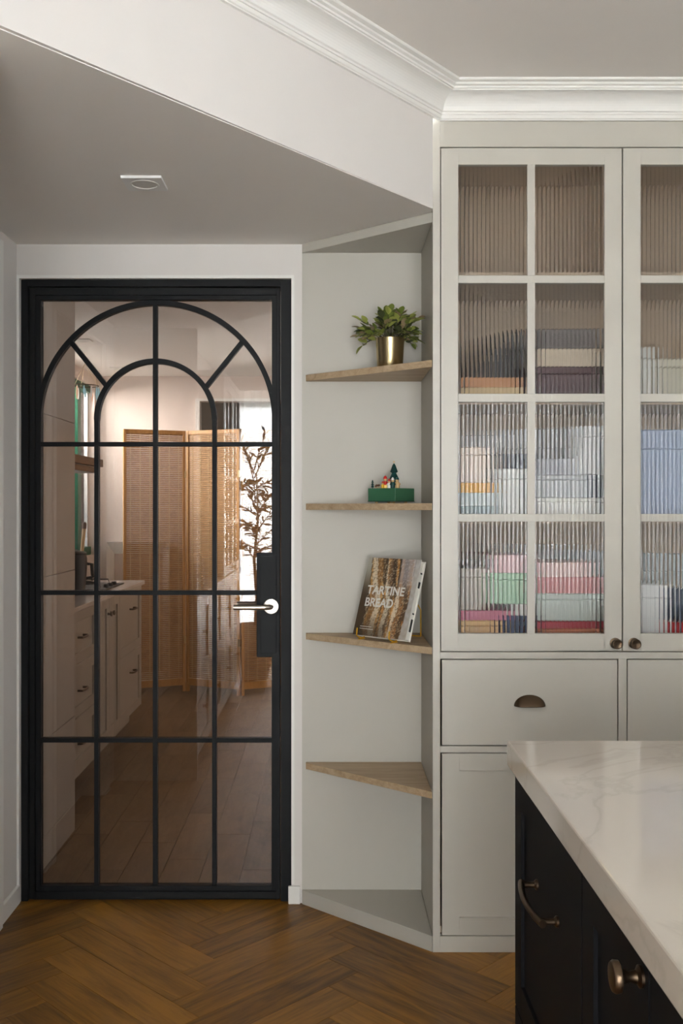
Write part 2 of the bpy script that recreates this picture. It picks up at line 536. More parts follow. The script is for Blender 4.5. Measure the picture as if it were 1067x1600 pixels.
# crown moulding (swept profile): p = projection from the wall, z
prof = [(0.0, 2.499), (0.008, 2.499), (0.008, 2.502), (0.012, 2.504), (0.012, 2.514), (0.016, 2.514), (0.016, 2.520), (0.021, 2.522)]
for i in range(0, 11):
    a = PI / 2 * i / 10
    prof.append((0.021 + 0.050 * (1 - math.cos(a)), 2.522 + 0.042 * math.sin(a)))
prof += [(0.071, 2.568), (0.076, 2.568), (0.076, 2.574), (0.084, 2.576), (0.084, 2.582), (0.098, 2.583), (0.100, 2.586), (0.100, ZC + 0.004), (0.0, ZC + 0.004)]
CF = D2 - 0.002
Xc = BC.x + (CF - BC.y) * bdir.x / bdir.y
path = [Vector((1.9, CF)), Vector((Xc, CF)), BL + bdir * 0.02]
n0 = Vector((0, -1)); n1 = bnrm
def off(i, p):
    if i == 0: return path[0] + n0 * p
    if i == 2: return path[2] + n1 * p
    m_ = (n0 + n1).normalized()
    return path[1] + m_ * (p / m_.dot(n0))
mb = MB()
vs_, fs_ = [], []
for i in range(3):
    for (p, z) in prof:
        q = off(i, p); vs_.append((q.x, q.y, z))
n = len(prof)
for i in range(2):
    for k in range(n):
        k2 = (k + 1) % n
        fs_.append((i * n + k, i * n + k2, (i + 1) * n + k2, (i + 1) * n + k))
fs_.append(tuple(range(n))); fs_.append(tuple(range(2 * n, 3 * n))[::-1])
mb._add(vs_, fs_)
struct('trim_1', mb, M['trim'], 'stepped white crown moulding with a hollow cove', cat='trim')

# baseboards and the casing at the far left
struct('baseboard_left', MB().box(XL, XL + 0.012, 3.191, D1, 0, 0.062), M['trim'], 'low white skirting left of the door', 0.002, 'baseboard')
struct('baseboard_back', MB().box((450.5 - CX) * S1, (469 - CX) * S1, D1 - 0.012, D1, 0, 0.060), M['trim'], 'short white skirting block right of the door', 0.002, 'baseboard')
mb = MB().box(XL, XL + 0.020, 3.045, 3.165, 0, 2.18).box(XL, XL + 0.012, 3.165, 3.195, 0, 2.195).box(XL, XL + 0.026, 3.045, 3.085, 0, 2.10).box(XL, XL + 0.020, 2.10, 3.045, 2.095, 2.18).box(XL, XL + 0.020, 2.10, 2.185, 0, 2.095)
mb.box(XL - 0.11, XL, 3.035, 3.051, 0, 2.095).box(XL - 0.11, XL, 2.179, 2.195, 0, 2.095)
struct('trim_3', mb, M['trim'], 'white casing of the doorway in the left wall', 0.003, 'trim')
mb = MB().box(XL - 1.3, XL - 1.2, 2.0, 3.34, 0, 2.3).box(XL - 1.2, XL - 0.1, 1.9, 2.0, 0, 2.3).box(XL - 1.2, XL - 0.1, 3.24, 3.34, 0, 2.3).box(XL - 1.3, XL - 0.1, 1.9, 3.34, 2.3, 2.35).box(XL - 1.3, XL - 0.101, 1.9, 3.34, -0.1, -0.001)
struct('wall_side_room', mb, M['wall'], 'dark side room beyond the left doorway', cat='wall')

# recessed downlight of the dropped ceiling
def downlight(x, y, z, label, s=0.1085, group=None, rot=0):
    t = thing('downlight', (x, y, z), label, 'downlight', group)
    r = s * 0.34
    mb = MB()
    sq = []; ci = []
    N = 32
    for k in range(N):
        a = 2 * PI * k / N
        c_, s_ = math.cos(a), math.sin(a)
        m_ = max(abs(c_), abs(s_))
        sq.append((x + s / 2 * c_ / m_, y + s / 2 * s_ / m_)); ci.append((x + r * c_, y + r * s_))
    vs, fs = [], []
    for (ring, zz) in ((sq, z), (sq, z - 0.007), (ci, z - 0.007), (ci, z + 0.0)):
        vs += [(p[0], p[1], zz) for p in ring]
    for i in range(3):
        for k in range(N):
            fs.append((i * N + k, i * N + (k + 1) % N, (i + 1) * N + (k + 1) % N, (i + 1) * N + k))
    mb._add(vs, fs)
    part('bezel', mb, M['white'], t)
    part('reflector', MB().lathe([(r + 0.002, -0.0065), (r + 0.001, -0.0085), (r - 0.002, -0.0085), (r * 0.85, -0.0035), (r * 0.6, -0.0012), (r * 0.2, -0.0005)], (x, y, z), 'z', 32), M['lampglass'], t, smooth=True)
    return t
dlp = px(226, 284.5, (ZL - H) * F / (CY - 284.5))
downlight(dlp.x, dlp.y, ZL, 'square white recessed downlight in the lower ceiling')

# ------------------------------------------------------------------ glazed steel door
def dx(x): return (x - CX) * sd
def dz(y): return H - (y - CY) * sd
door = thing('door_1', (dx(244), DF, 0), 'black steel glazed door with arched bars and bronze glass', 'door', kind='structure')
YF, YB = DF, DF + 0.05
mb = MB()
mb.box(dx(33), dx(43.5), YF, YB + 0.03, 0, dz(437)).box(dx(438.5), dx(455), YF, YB + 0.03, 0, dz(437)).box(dx(43.5), dx(438.5), YF, YB + 0.03, dz(447.5), dz(437))
part('door_frame', mb, M['steel'], door, 0.0015)
LY0, LY1 = DF + 0.006, DF + 0.046
mb = MB()
mb.box(dx(44.8), dx(54), LY0, LY1, 0.006, dz(449)).box(dx(432), dx(437.3), LY0, LY1, 0.006, dz(449))
mb.box(dx(54), dx(432), LY0, LY1, dz(460.5), dz(449)).box(dx(54), dx(432), LY0, LY1, 0.006, dz(1394))
lf = part('leaf_frame', mb, M['steel'], door, 0.0015)
mb = MB()
mb.box(dx(54), dx(62), LY0 + 0.004, LY1 - 0.004, dz(1394), dz(460.5)).box(dx(424.5), dx(432), LY0 + 0.004, LY1 - 0.004, dz(1394), dz(460.5))
mb.box(dx(62), dx(424.5), LY0 + 0.004, LY1 - 0.004, dz(467.5), dz(460.5)).box(dx(62), dx(424.5), LY0 + 0.004, LY1 - 0.004, dz(1394), dz(1386))
part('glazing_bead', mb, M['steel'], lf, 0.0012)
GY0, GY1 = DF + 0.012, DF + 0.040
bw = 3.4
cxd = 241.0
for xb, yt in ((149, 655), (cxd, 467), (334, 655)):
    part('glazing_bar', MB().box(dx(xb - bw), dx(xb + bw), GY0, GY1, dz(1388), dz(yt)), M['steel'], lf, 0.001)
for yb in (693.5, 927, 1158.5):
    part('glazing_bar', MB().box(dx(60), dx(426), GY0 + 0.0006, GY1 - 0.0006, dz(yb + bw), dz(yb - bw)), M['steel'], lf, 0.001)
def arc_bar(cx_, cy_, R, a0, a1, w, n=48):
    pts = []
    for i in range(n + 1):
        a = a0 + (a1 - a0) * i / n
        pts.append((dx(cx_ + (R + w) * math.cos(a)), dz(cy_ - (R + w) * math.sin(a))))
    for i in range(n, -1, -1):
        a = a0 + (a1 - a0) * i / n
        pts.append((dx(cx_ + (R - w) * math.cos(a)), dz(cy_ - (R - w) * math.sin(a))))
    mb = MB()
    m = n + 1
    vs = [(p[0], GY0 + 0.0003, p[1]) for p in pts] + [(p[0], GY1 - 0.0003, p[1]) for p in pts]
    fs = []
    t = 2 * m
    for i in range(n):
        o1, o2, i1, i2 = i, i + 1, t - 1 - i, t - 2 - i
        fs += [(o1, o2, i2, i1), (o1 + t, i1 + t, i2 + t, o2 + t), (o1, o1 + t, o2 + t, o2), (i1, i2, i2 + t, i1 + t)]
    fs += [(0, t - 1, 2 * t - 1, t), (n, n + t, t - 2 - n + t, t - 2 - n)]
    return mb._add(vs, fs)
OCX, OCY, OR = 243.3, 656.5, 185.2
ICX, ICY, IR = 241.5, 655.5, 92.5
part('arch_bar', arc_bar(OCX, OCY, OR, 0.0, PI, 4.0, 64), M['steel'], lf, 0.0008, smooth=True)
part('arch_bar', arc_bar(ICX, ICY, IR, 0.0, PI, 4.0, 48), M['steel'], lf, 0.0008, smooth=True)
def spoke(p, q, w=3.6):
    a, b = Vector(p), Vector(q)
    d = (b - a).normalized(); nrm = Vector((-d.y, d.x)) * w
    return MB().prism([(dx(v.x), dz(v.y)) for v in (a + nrm, a - nrm, b - nrm, b + nrm)], GY0 + 0.001, GY1 - 0.001, 'y')
SPL = ((108.5, 533), (165, 603)); SPR = ((377.5, 533), (321, 603))
part('arch_spoke', spoke(*SPL), M['steel'], lf, 0.0008)
part('arch_spoke', spoke(*SPR), M['steel'], lf, 0.0008)
# panes (6 mm sheets let into the bars)
PY0, PY1 = DF + 0.023, DF + 0.029
def pane(pts):
    return part('glass_pane', MB().prism([(dx(a), dz(b)) for a, b in pts], PY0, PY1, 'y'), M['bronzeglass'], lf)
xs = [60.5, 149, cxd, 334, 426]
ys = [693.5, 927, 1158.5, 1387.5]
for r in range(3):
    for c in range(4):
        pane([(xs[c], ys[r]), (xs[c + 1], ys[r]), (xs[c + 1], ys[r + 1]), (xs[c], ys[r + 1])])
def arcpts(cx_, cy_, R, a0, a1, n=16):
    return [(cx_ + R * math.cos(a0 + (a1 - a0) * i / n), cy_ - R * math.sin(a0 + (a1 - a0) * i / n)) for i in range(n + 1)]
def ang(c, p): return math.atan2(c[1] - p[1], p[0] - c[0])
for side in (0, 1):
    sp = SPL if side == 0 else SPR
    edge = xs[0] if side == 0 else xs[4]
    col_ = 149.0 if side == 0 else 334.0
    aO = ang((OCX, OCY), sp[0]); aI = ang((ICX, ICY), sp[1])
    aEnd = PI if side == 0 else 0.0
    # inside the small arch
    pane(arcpts(ICX, ICY, IR, PI / 2, aEnd) + [(col_, 693.5), (cxd, 693.5)])
    # between the arches, above the spoke
    pane(arcpts(OCX, OCY, OR, PI / 2, aO) + arcpts(ICX, ICY, IR, aI, PI / 2))
    # between the arches, below the spoke
    pane(arcpts(OCX, OCY, OR, aO, aEnd) + [(edge, 693.5), (col_, 693.5)] + arcpts(ICX, ICY, IR, aEnd, aI))
    # spandrel in the corner
    a_lim = (PI - 0.18) if side == 0 else 0.18
    pane(arcpts(OCX, OCY, OR, PI / 2, a_lim, 24) + [(edge, 625), (edge, 466), (cxd + 0.01, 466)])
# lock box and lever handle
mb = MB().box(dx(400.5), dx(426), LY0 + 0.003, LY1 - 0.003, dz(1027.5), dz(864))
lb = part('lock_box', mb, M['steel'], lf, 0.0015)
part('lock_cover', MB().box(dx(406.5), dx(431.5), LY0 + 0.0015, LY0 + 0.006, dz(1021), dz(869.5)), M['steel'], lb, 0.001)
hx, hz = dx(423.5), dz(947.5)
hd = part('lever_handle', MB().lathe([(0.0265, 0.0), (0.0265, -0.006), (0.0245, -0.009), (0.016, -0.0095)], (hx, LY0, hz), 'y', 40), M['nickel'], door, smooth=True)
lev = [(hx, LY0 - 0.008, hz), (hx, LY0 - 0.028, hz), (hx - 0.002, LY0 - 0.036, hz), (hx - 0.009, LY0 - 0.042, hz), (hx - 0.02, LY0 - 0.044, hz), (dx(366.5), LY0 - 0.044, hz)]
part('lever', MB().tube(lev, 0.0088, 20), M['nickel'], hd, smooth=True)
hd2 = part('lever_handle', MB().lathe([(0.0265, 0.0), (0.0265, 0.006), (0.0245, 0.009), (0.016, 0.0095)], (hx, LY1, hz), 'y', 40), M['nickel'], door, smooth=True)
lev = [(x_, LY0 + LY1 - y_, z_) for x_, y_, z_ in lev]
part('lever', MB().tube(lev, 0.0088, 20), M['nickel'], hd2, smooth=True)

# ------------------------------------------------------------------ corner shelf niche
XN = (472 - CX) * S1
unit = thing('corner_shelf_unit', (0.15, 3.25, 0), 'open triangular corner shelves of pale oak in a greige niche', 'shelf')
YB_ = D1 - 0.002
part('back_panel', MB().box(XN + 0.0, XS - 0.001, D1 - 0.006, D1 - 0.0005, 0.045, 2.197), M['niche'], unit)
def dY(X): return YB_ + (D2 - YB_) * (X - XN) / (XS - XN)
tri = [(XN, YB_ - 0.006), (XS - 0.001, D2 + 0.001), (XS - 0.001, D1 - 0.001), (XN, D1 - 0.001)]
part('plinth', MB().prism(tri, 0.0, 0.048), M['niche'], unit, 0.001)
part('top_board', MB().prism(tri, 2.197, ZL - 0.001), M['niche'], unit, 0.001)
XT = (478 - CX) * S1
tris = [(XT, YB_ - 0.016), (XS - 0.001, D2 + 0.012), (XS - 0.001, D1 - 0.006), (XT, D1 - 0.006)]
SHELF = [1.784, 1.351, 0.915, 0.479]
for z in SHELF:
    part('shelf', MB().prism(tris, z - 0.021, z), M['oak'], unit, 0.0008)

# ------------------------------------------------------------------ tall cabinet with reeded glass doors
def cx2(x): return (x - CX) * S2
def cz2(y): return H - (y - CY) * S2
cab = thing('tall_cabinet', (0.88, D2, 0), 'tall greige built-in cabinet with reeded glass upper doors', 'cabinet')
CB = D1 + 0.02
XE = 1.447
dX0, dXm, dX1 = cx2(689), cx2(972.5), 2 * cx2(972.5) - cx2(689)
fz = [0.0, cz2(1463), cz2(1176), cz2(1166), cz2(1029.5), cz2(1019), cz2(229.5), 2.515]
part('side_panel', MB().box(XS, XS + 0.016, D2 + 0.02, CB, 0, 2.5), M['niche'], cab)
part('side_panel', MB().box(XE - 0.016, XE, D2 + 0.02, CB, 0, 2.5), M['niche'], cab)
part('back_board', MB().box(XS + 0.016, XE - 0.016, D1 - 0.008, D1, 0, 2.5), M['inner'], cab)
mb = MB()
mb.box(XS, dX0 - 0.0030, D2, D2 + 0.02, 0, fz[7]).box(dX1 + 0.0030, XE, D2, D2 + 0.02, 0, fz[7])
mb.box(dX0 - 0.0030, dX1 + 0.0030, D2, D2 + 0.02, 0, fz[1])
mb.box(dX0 - 0.0030, dX1 + 0.0030, D2, D2 + 0.02, fz[2], fz[3])
mb.box(dX0 - 0.0030, dX1 + 0.0030, D2, D2 + 0.02, fz[4], fz[5])
mb.box(dX0 - 0.0030, dX1 + 0.0030, D2, D2 + 0.02, fz[6], fz[7])
mb.box(cx2(966), cx2(979), D2, D2 + 0.02, fz[1], fz[2]).box(cx2(966), cx2(979), D2, D2 + 0.02, fz[3], fz[4])
part('face_frame', mb, M['greige'], cab, 0.0006)
# inner shelves of the glazed part
IS = [2.055, 1.672, 1.308, 0.915]
for z in IS:
    part('inner_shelf', MB().box(XS + 0.017, XE - 0.017, D2 + 0.038, D1 - 0.009, z - 0.020, z), M['inner'], cab)
part('carcass_bottom', MB().box(XS + 0.017, XE - 0.017, D2 + 0.022, D1 - 0.009, 0.05, 0.07), M['inner'], cab)
part('carcass_top', MB().box(XS + 0.017, XE - 0.017, D2 + 0.022, D1 - 0.009, 2.42, 2.44), M['inner'], cab)
part('divider', MB().box(dXm - 0.009, dXm + 0.009, D2 + 0.05, D1 - 0.009, IS[0] , 2.42), M['inner'], cab)

def reed_mesh(w, h, name):
    n = 17; sub = 12
    pit = w / n
    vs = []; fs = []
    front = []
    for i in range(n):
        for k in range(sub):
            t = k / sub
            sag = 0.0042; R_ = pit * pit / 8 / sag + sag / 2
            front.append((i * pit + t * pit, -(math.sqrt(R_ * R_ - (pit * (t - 0.5)) ** 2) - (R_ - sag))))
    front.append((w, 0.0))
    m = len(front)
    for zz in (0, h):
        vs += [(x, y, zz) for x, y in front]
        vs += [(x, 0.004, zz) for x, y in front]
    for i in range(m - 1):
        fs.append((i, i + 1, 2 * m + i + 1, 2 * m + i))
        fs.append((m + i, 2 * m + m + i, 2 * m + m + i + 1, m + i + 1))
        fs.append((i, m + i, m + i + 1, i + 1))
        fs.append((2 * m + i, 2 * m + i + 1, 3 * m + i + 1, 3 * m + i))
    fs.append((0, 2 * m, 3 * m, m)); fs.append((m - 1, 2 * m - 1, 4 * m - 1, 3 * m - 1))
    return MB()._add(vs, fs).mesh(name, M['reeded'], 0, True)
rows = [(257, 430), (442, 615), (628, 803), (815, 990)]
PW = cx2(824) - cx2(716) + 0.006
reed = {}
def glazed_door(x0, x1, colx, knob_x, label):
    d = part('door', MB().box(x0, colx[0][0], D2 + 0.0005, D2 + 0.0215, cz2(1017.2), cz2(231.4)).box(colx[1][1], x1, D2 + 0.0005, D2 + 0.0215, cz2(1017.2), cz2(231.4))
             .box(colx[0][0], colx[1][1], D2 + 0.0005, D2 + 0.0215, cz2(rows[0][0]), cz2(231.4)).box(colx[0][0], colx[1][1], D2 + 0.0005, D2 + 0.0215, cz2(1017.2), cz2(rows[3][1])),
             M['greige'], cab, 0.0008, label=label)
    for i in range(3):
        part('glazing_bar', MB().box(colx[0][0], colx[1][1], D2 + 0.0015, D2 + 0.0205, cz2(rows[i + 1][0]), cz2(rows[i][1])), M['greige'], d, 0.0008)
    for i in range(4):
        part('glazing_bar', MB().box(colx[0][1], colx[1][0], D2 + 0.0015, D2 + 0.0205, cz2(rows[i][1]), cz2(rows[i][0])), M['greige'], d)
    for (a, b) in colx:
        for r, (t_, b_) in enumerate(rows):
            h = cz2(t_) - cz2(b_) + 0.006
            key = r
            if key not in reed: reed[key] = reed_mesh(PW, h, 'glass_pane')
            o = link('glass_pane', reed[key], d)
            o.location = (a - 0.003, D2 + 0.0145, cz2(b_) - 0.003)
    kz = cz2(1005)
    part('knob', MB().lathe([(0.0165, 0.0), (0.0165, -0.002), (0.0085, -0.0035), (0.0065, -0.008), (0.0075, -0.013), (0.0150, -0.018), (0.0155, -0.024), (0.0140, -0.0265), (0.0125, -0.0268), (0.011, -0.0262)], (knob_x, D2, kz), 'y', 28), M['bronze'], d, smooth=True, label='aged bronze knob')
    return d
colA = [(cx2(716), cx2(824)), (cx2(836), cx2(944.5))]
glazed_door(dX0, dXm - 0.0020, colA, cx2(961), None)
colB = [(cx2(1001), cx2(1109)), (cx2(1121), cx2(1229.5))]
glazed_door(dXm + 0.0020, dX1, colB, cx2(990), None)

def shaker(name, parent, x0, x1, z0, z1, Yf, rail=0.0, mat=None, flat=False):
    mat = mat or M['greige']
    mb = MB()
    if flat:
        mb.box(x0, x1, Yf, Yf + 0.02, z0, z1)
        return part(name, mb, mat, parent, 0.0008)
    mb.box(x0, x0 + rail, Yf, Yf + 0.02, z0, z1).box(x1 - rail, x1, Yf, Yf + 0.02, z0, z1)
    mb.box(x0 + rail, x1 - rail, Yf, Yf + 0.02, z0, z0 + rail).box(x0 + rail, x1 - rail, Yf, Yf + 0.02, z1 - rail, z1)
    o = part(name, mb, mat, parent, 0.0008)
    part('panel', MB().box(x0 + rail - 0.002, x1 - rail + 0.002, Yf + 0.009, Yf + 0.018, z0 + rail - 0.002, z1 - rail + 0.002), mat, o)
    return o
g = 0.0030
def cup_pull(xc, zc, parent):
    w, hgt, dep = 0.0475, 0.0335, 0.024
    vs, fs = [], []
    NA, NB = 24, 10
    for i in range(NB + 1):
        b = PI / 2 * i / NB
        for k in range(NA + 1):
            a = PI * k / NA
            # dome: half ellipse outline on the drawer, bulging forward at the bottom
            rr = math.cos(b)
            vs.append((xc + w * math.cos(a) * (rr ** 0.55 if rr > 0 else 0) * 1.0, D2 - dep * math.sin(b) * (0.35 + 0.65 * (1 - math.sin(a) * rr)) , zc + hgt * math.sin(a) * rr))
    for i in range(NB):
        for k in range(NA):
            fs.append((i * (NA + 1) + k, i * (NA + 1) + k + 1, (i + 1) * (NA + 1) + k + 1, (i + 1) * (NA + 1) + k))
    mb = MB()._add(vs, fs)
    o = part('cup_pull', mb, M['bronze'], parent, smooth=True, label='aged bronze cup pull')
    sm = o.modifiers.new('solid', 'SOLIDIFY'); sm.thickness = 0.002; sm.offset = -1
    return o
dr1 = shaker('drawer', cab, dX0 + g, cx2(966) - g, fz[3] + g, fz[4] - g, D2 + 0.0005, flat=True)
cup_pull(cx2(827.5), cz2(1103), dr1)
dr2 = shaker('drawer', cab, cx2(979) + g, dX1 - g, fz[3] + g, fz[4] - g, D2 + 0.0005, flat=True)
cup_pull((cx2(979) + dX1) / 2, cz2(1103), dr2)
RL = cx2(716) - dX0
lo1 = shaker('door', cab, dX0 + g, cx2(966) - g, fz[1] + g, fz[2] - g, D2 + 0.0005, RL)
lo2 = shaker('door', cab, cx2(979) + g, dX1 - g, fz[1] + g, fz[2] - g, D2 + 0.0005, RL)

# contents behind the reeded glass: (x0 px, x1 px, height m, colour, kind, label) from shelf up
turn = random.Random(21)
def on_shelf(idx, x0, x1, h, rgb, kind, label, depth=0.20, z0=0.0, front=0.05, rough=0.5, group=None):
    Yf = D2 + front + 0.02
    s = Yf / F
    X0, X1 = (x0 - CX) * s, (x1 - CX) * s
    z = IS[idx] + z0
    m = paint(kind + '_cover', rgb, rough, var=0.05)
    if kind in ('book', 'magazine'):
        t = thing(kind, ((X0 + X1) / 2, Yf, z), label, kind, group)
        flat = (X1 - X0) > h
        if flat:
            part('cover', MB().box(X0, X1, Yf, Yf + depth, z, z + 0.003).box(X0, X1, Yf, Yf + depth, z + h - 0.003, z + h).box(X0, X1, Yf, Yf + 0.004, z + 0.003, z + h - 0.003), m, t, 0.0006)
            part('page_block', MB().box(X0 + 0.003, X1 - 0.003, Yf + 0.004, Yf + depth - 0.004, z + 0.003, z + h - 0.003), M['paper'], t)
        else:
            part('cover', MB().box(X0, X0 + 0.002, Yf, Yf + depth, z, z + h).box(X1 - 0.002, X1, Yf, Yf + depth, z, z + h).box(X0 + 0.002, X1 - 0.002, Yf, Yf + 0.003, z, z + h), m, t, 0.0005)
            part('page_block', MB().box(X0 + 0.002, X1 - 0.002, Yf + 0.003, Yf + depth - 0.004, z + 0.003, z + h - 0.003), M['paper'], t)
    else:
        t = thing(kind, ((X0 + X1) / 2, Yf, z), label, kind.replace('_', ' ').split()[-1], group)
        hb = h * 0.78
        part('body', MB().box(X0, X1, Yf, Yf + depth, z, z + hb), m, t, 0.003)
        part('lid', MB().box(X0 - 0.002, X1 + 0.002, Yf - 0.002, Yf + depth + 0.002, z + hb, z + h), m, t, 0.003)
    if front < 0.2 and X1 - X0 > min(h, 0.06):
        t.rotation_euler = (0, 0, turn.uniform(-0.06, 0.06))
    return t
# second compartment from the top
on_shelf(1, 718, 822, 0.036, (214, 186, 140), 'book', 'thick cream book lying under a tan one behind reeded glass')
on_shelf(1, 722, 818, 0.030, (196, 140, 96), 'book', 'tan book lying on a thick cream book behind reeded glass', z0=0.0365)
words = ['slimmest charcoal', 'brown-grey', 'slate', 'dark taupe', 'graphite', 'tallest black']
cols = [(70, 66, 64), (96, 84, 74), (82, 86, 92), (84, 74, 66), (58, 58, 60), (44, 42, 42)]
for k in range(6):
    on_shelf(1, 754 + 11.5 * k, 763 + 11.5 * k, 0.05 + 0.020 * k, cols[k], 'book', words[k] + ' book upright on the tan book behind reeded glass', z0=0.067, front=0.06, depth=0.17)
on_shelf(1, 836, 944, 0.100, (92, 68, 72), 'storage_box', 'dark plum box under the cream book in the cabinet', depth=0.21)
on_shelf(1, 838, 946, 0.055, (206, 190, 168), 'book', 'cream book lying on the dark plum box', z0=0.1005)
on_shelf(1, 836, 944, 0.060, (96, 88, 86), 'book', 'charcoal grey book topping the stack on the plum box', z0=0.156)
on_shelf(1, 986, 1024, 0.16, (222, 222, 216), 'storage_box', 'white box with a lid on the second shelf down')
on_shelf(1, 1030, 1090, 0.125, (206, 200, 182), 'storage_box', 'low ivory box beside a white box on the second shelf down')
# third compartment
on_shelf(2, 716, 776, 0.035, (150, 168, 172), 'book', 'slate blue book at the bottom of a mixed stack')
on_shelf(2, 716, 774, 0.040, (196, 206, 204), 'book', 'pale blue book lying on the slate blue one', z0=0.0355)
on_shelf(2, 716, 770, 0.030, (236, 176, 76), 'book', 'amber book on top of the pale blue book', z0=0.076)
on_shelf(2, 718, 766, 0.11, (226, 206, 190), 'storage_box', 'blush box standing on the amber book', z0=0.1065)
on_shelf(2, 780, 826, 0.150, (228, 228, 224), 'storage_box', 'white storage box beside the amber book')
on_shelf(2, 790, 826, 0.045, (104, 108, 120), 'book', 'slate book lying on the white storage box', z0=0.1505)
on_shelf(2, 838, 950, 0.06, (226, 224, 218), 'storage_box', 'wide white box at the bottom of the pale stack')
on_shelf(2, 838, 935, 0.07, (192, 194, 196), 'storage_box', 'light grey box on the wide white box', z0=0.0605)
on_shelf(2, 840, 900, 0.05, (160, 160, 166), 'book', 'mid grey book on the light grey box', z0=0.131)
on_shelf(2, 905, 950, 0.15, (216, 214, 212), 'storage_box', 'slim white box balanced on the light grey box', z0=0.131)
on_shelf(2, 985, 1095, 0.27, (150, 164, 190), 'storage_box', 'tall box coloured dusty blue for a reflection on the reeded glass')  # box colour stands in for a bluish reflection on the glass
# bottom compartment
on_shelf(3, 716, 784, 0.075, (222, 180, 124), 'storage_box', 'tan box at the bottom left of the glazed cupboard')
on_shelf(3, 716, 800, 0.030, (196, 110, 132), 'book', 'magenta book lying on the tan box', z0=0.0755)
on_shelf(3, 716, 765, 0.13, (168, 156, 142), 'storage_box', 'taupe box standing on the magenta book', z0=0.106)
on_shelf(3, 792, 826, 0.09, (52, 66, 104), 'book', 'navy book standing beside the tan box')
on_shelf(3, 803, 828, 0.035, (228, 226, 222), 'book', 'small white book lying on the navy book', z0=0.0905)
on_shelf(3, 770, 828, 0.095, (168, 206, 172), 'storage_box', 'mint green box under a pink book', z0=0.126)
on_shelf(3, 772, 828, 0.055, (226, 188, 190), 'book', 'pink book lying on the mint green box', z0=0.2215)
on_shelf(3, 838, 948, 0.050, (206, 130, 96), 'storage_box', 'terracotta box at the bottom of the pink stack')
on_shelf(3, 838, 948, 0.022, (176, 60, 70), 'book', 'red book lying on the terracotta box', z0=0.0505)
on_shelf(3, 838, 946, 0.085, (206, 214, 206), 'storage_box', 'pale mint box on the red book', z0=0.073)
on_shelf(3, 838, 948, 0.050, (206, 134, 134), 'book', 'rose book lying on the pale mint box', z0=0.1585)
on_shelf(3, 840, 930, 0.045, (222, 186, 180), 'book', 'blush pink book topping the rose book', z0=0.209)
on_shelf(3, 985, 1046, 0.185, (234, 234, 232), 'storage_box', 'white ribbed file box beside a red book')
on_shelf(3, 1050, 1072, 0.070, (186, 40, 44), 'book', 'red book standing beside the white file box')
on_shelf(3, 1076, 1100, 0.17, (90, 110, 140), 'book', 'blue book standing beside the red one')

for (i_, a_, b_, h_, c_, l_) in ((2, 716, 790, 0.27, (214, 206, 198), 'tall cream filler box added to lighten the gap behind the blush box on the third shelf down'),
                             (2, 800, 900, 0.29, (206, 206, 208), 'tall pale grey filler box added to lighten the gap behind the slate book on the third shelf down'),
                             (2, 908, 960, 0.30, (226, 226, 226), 'tall white filler box added to lighten the gap behind the slim white box on the third shelf down'),
                             (3, 716, 806, 0.25, (178, 170, 166), 'tall stone grey filler box added to lighten the gap behind the taupe box in the bottom compartment'),
                             (3, 816, 900, 0.30, (206, 202, 200), 'tall off-white filler box added to lighten the gap behind the rose book in the bottom compartment'),
                             (3, 906, 962, 0.28, (196, 198, 202), 'tall cool grey filler box added to lighten the gap behind the terracotta box in the bottom compartment'),
                             (3, 990, 1090, 0.27, (176, 186, 190), 'tall grey-blue filler box added to lighten the gap behind the white ribbed file box')):
    on_shelf(i_, a_, b_, h_, c_, 'storage_box', l_, depth=0.045, front=0.275)  # added pale boxes that lighten the shelves and give the glass white haze

# ------------------------------------------------------------------ island
s_i = 0.42 / 365.0
IY = s_i * F; IX = (792 - CX) * s_i; IZ = 0.92; IT = 0.045
isl = thing('kitchen_island', (0.95, 1.1, 0), 'black shaker kitchen island with bronze pulls', 'island')
ix0, ix1, iy0, iy1 = IX + 0.012, 1.58, 0.40, IY - 0.012
ZB = IZ - IT
part('carcass', MB().box(ix0 + 0.02, ix1, iy0, iy1, 0.09, ZB), M['ebony'], isl, 0.001)
part('toe_kick', MB().box(ix0 + 0.07, ix1 - 0.05, iy0 + 0.05, iy1 - 0.05, 0.0, 0.09), M['ebony'], isl)
def ifront(name, ya, yb, za, zb, rail):
    xf = ix0
    mb = MB().box(xf, xf + 0.02, ya, ya + rail, za, zb).box(xf, xf + 0.02, yb - rail, yb, za, zb).box(xf, xf + 0.02, ya + rail, yb - rail, za, za + rail).box(xf, xf + 0.02, ya + rail, yb - rail, zb - rail, zb)
    o = part(name, mb, M['ebony'], isl, 0.001)
    part('panel', MB().box(xf + 0.006, xf + 0.018, ya + rail - .002, yb - rail + .002, za + rail - .002, zb - rail + .002), M['ebony'], o)
    return o
yA, yB, yC, yD = iy1 - 0.002, 1.305, 1.03, 0.62
f1 = ifront('drawer', yB + 0.0015, yA, 0.455, ZB - 0.006, 0.055)
f2 = ifront('drawer', yB + 0.0015, yA, 0.10, 0.452, 0.055)
f3 = ifront('door', yC + 0.0015, yB - 0.0015, 0.10, ZB - 0.006, 0.055)
f4 = ifront('door', yD, yC - 0.0015, 0.10, ZB - 0.006, 0.055)
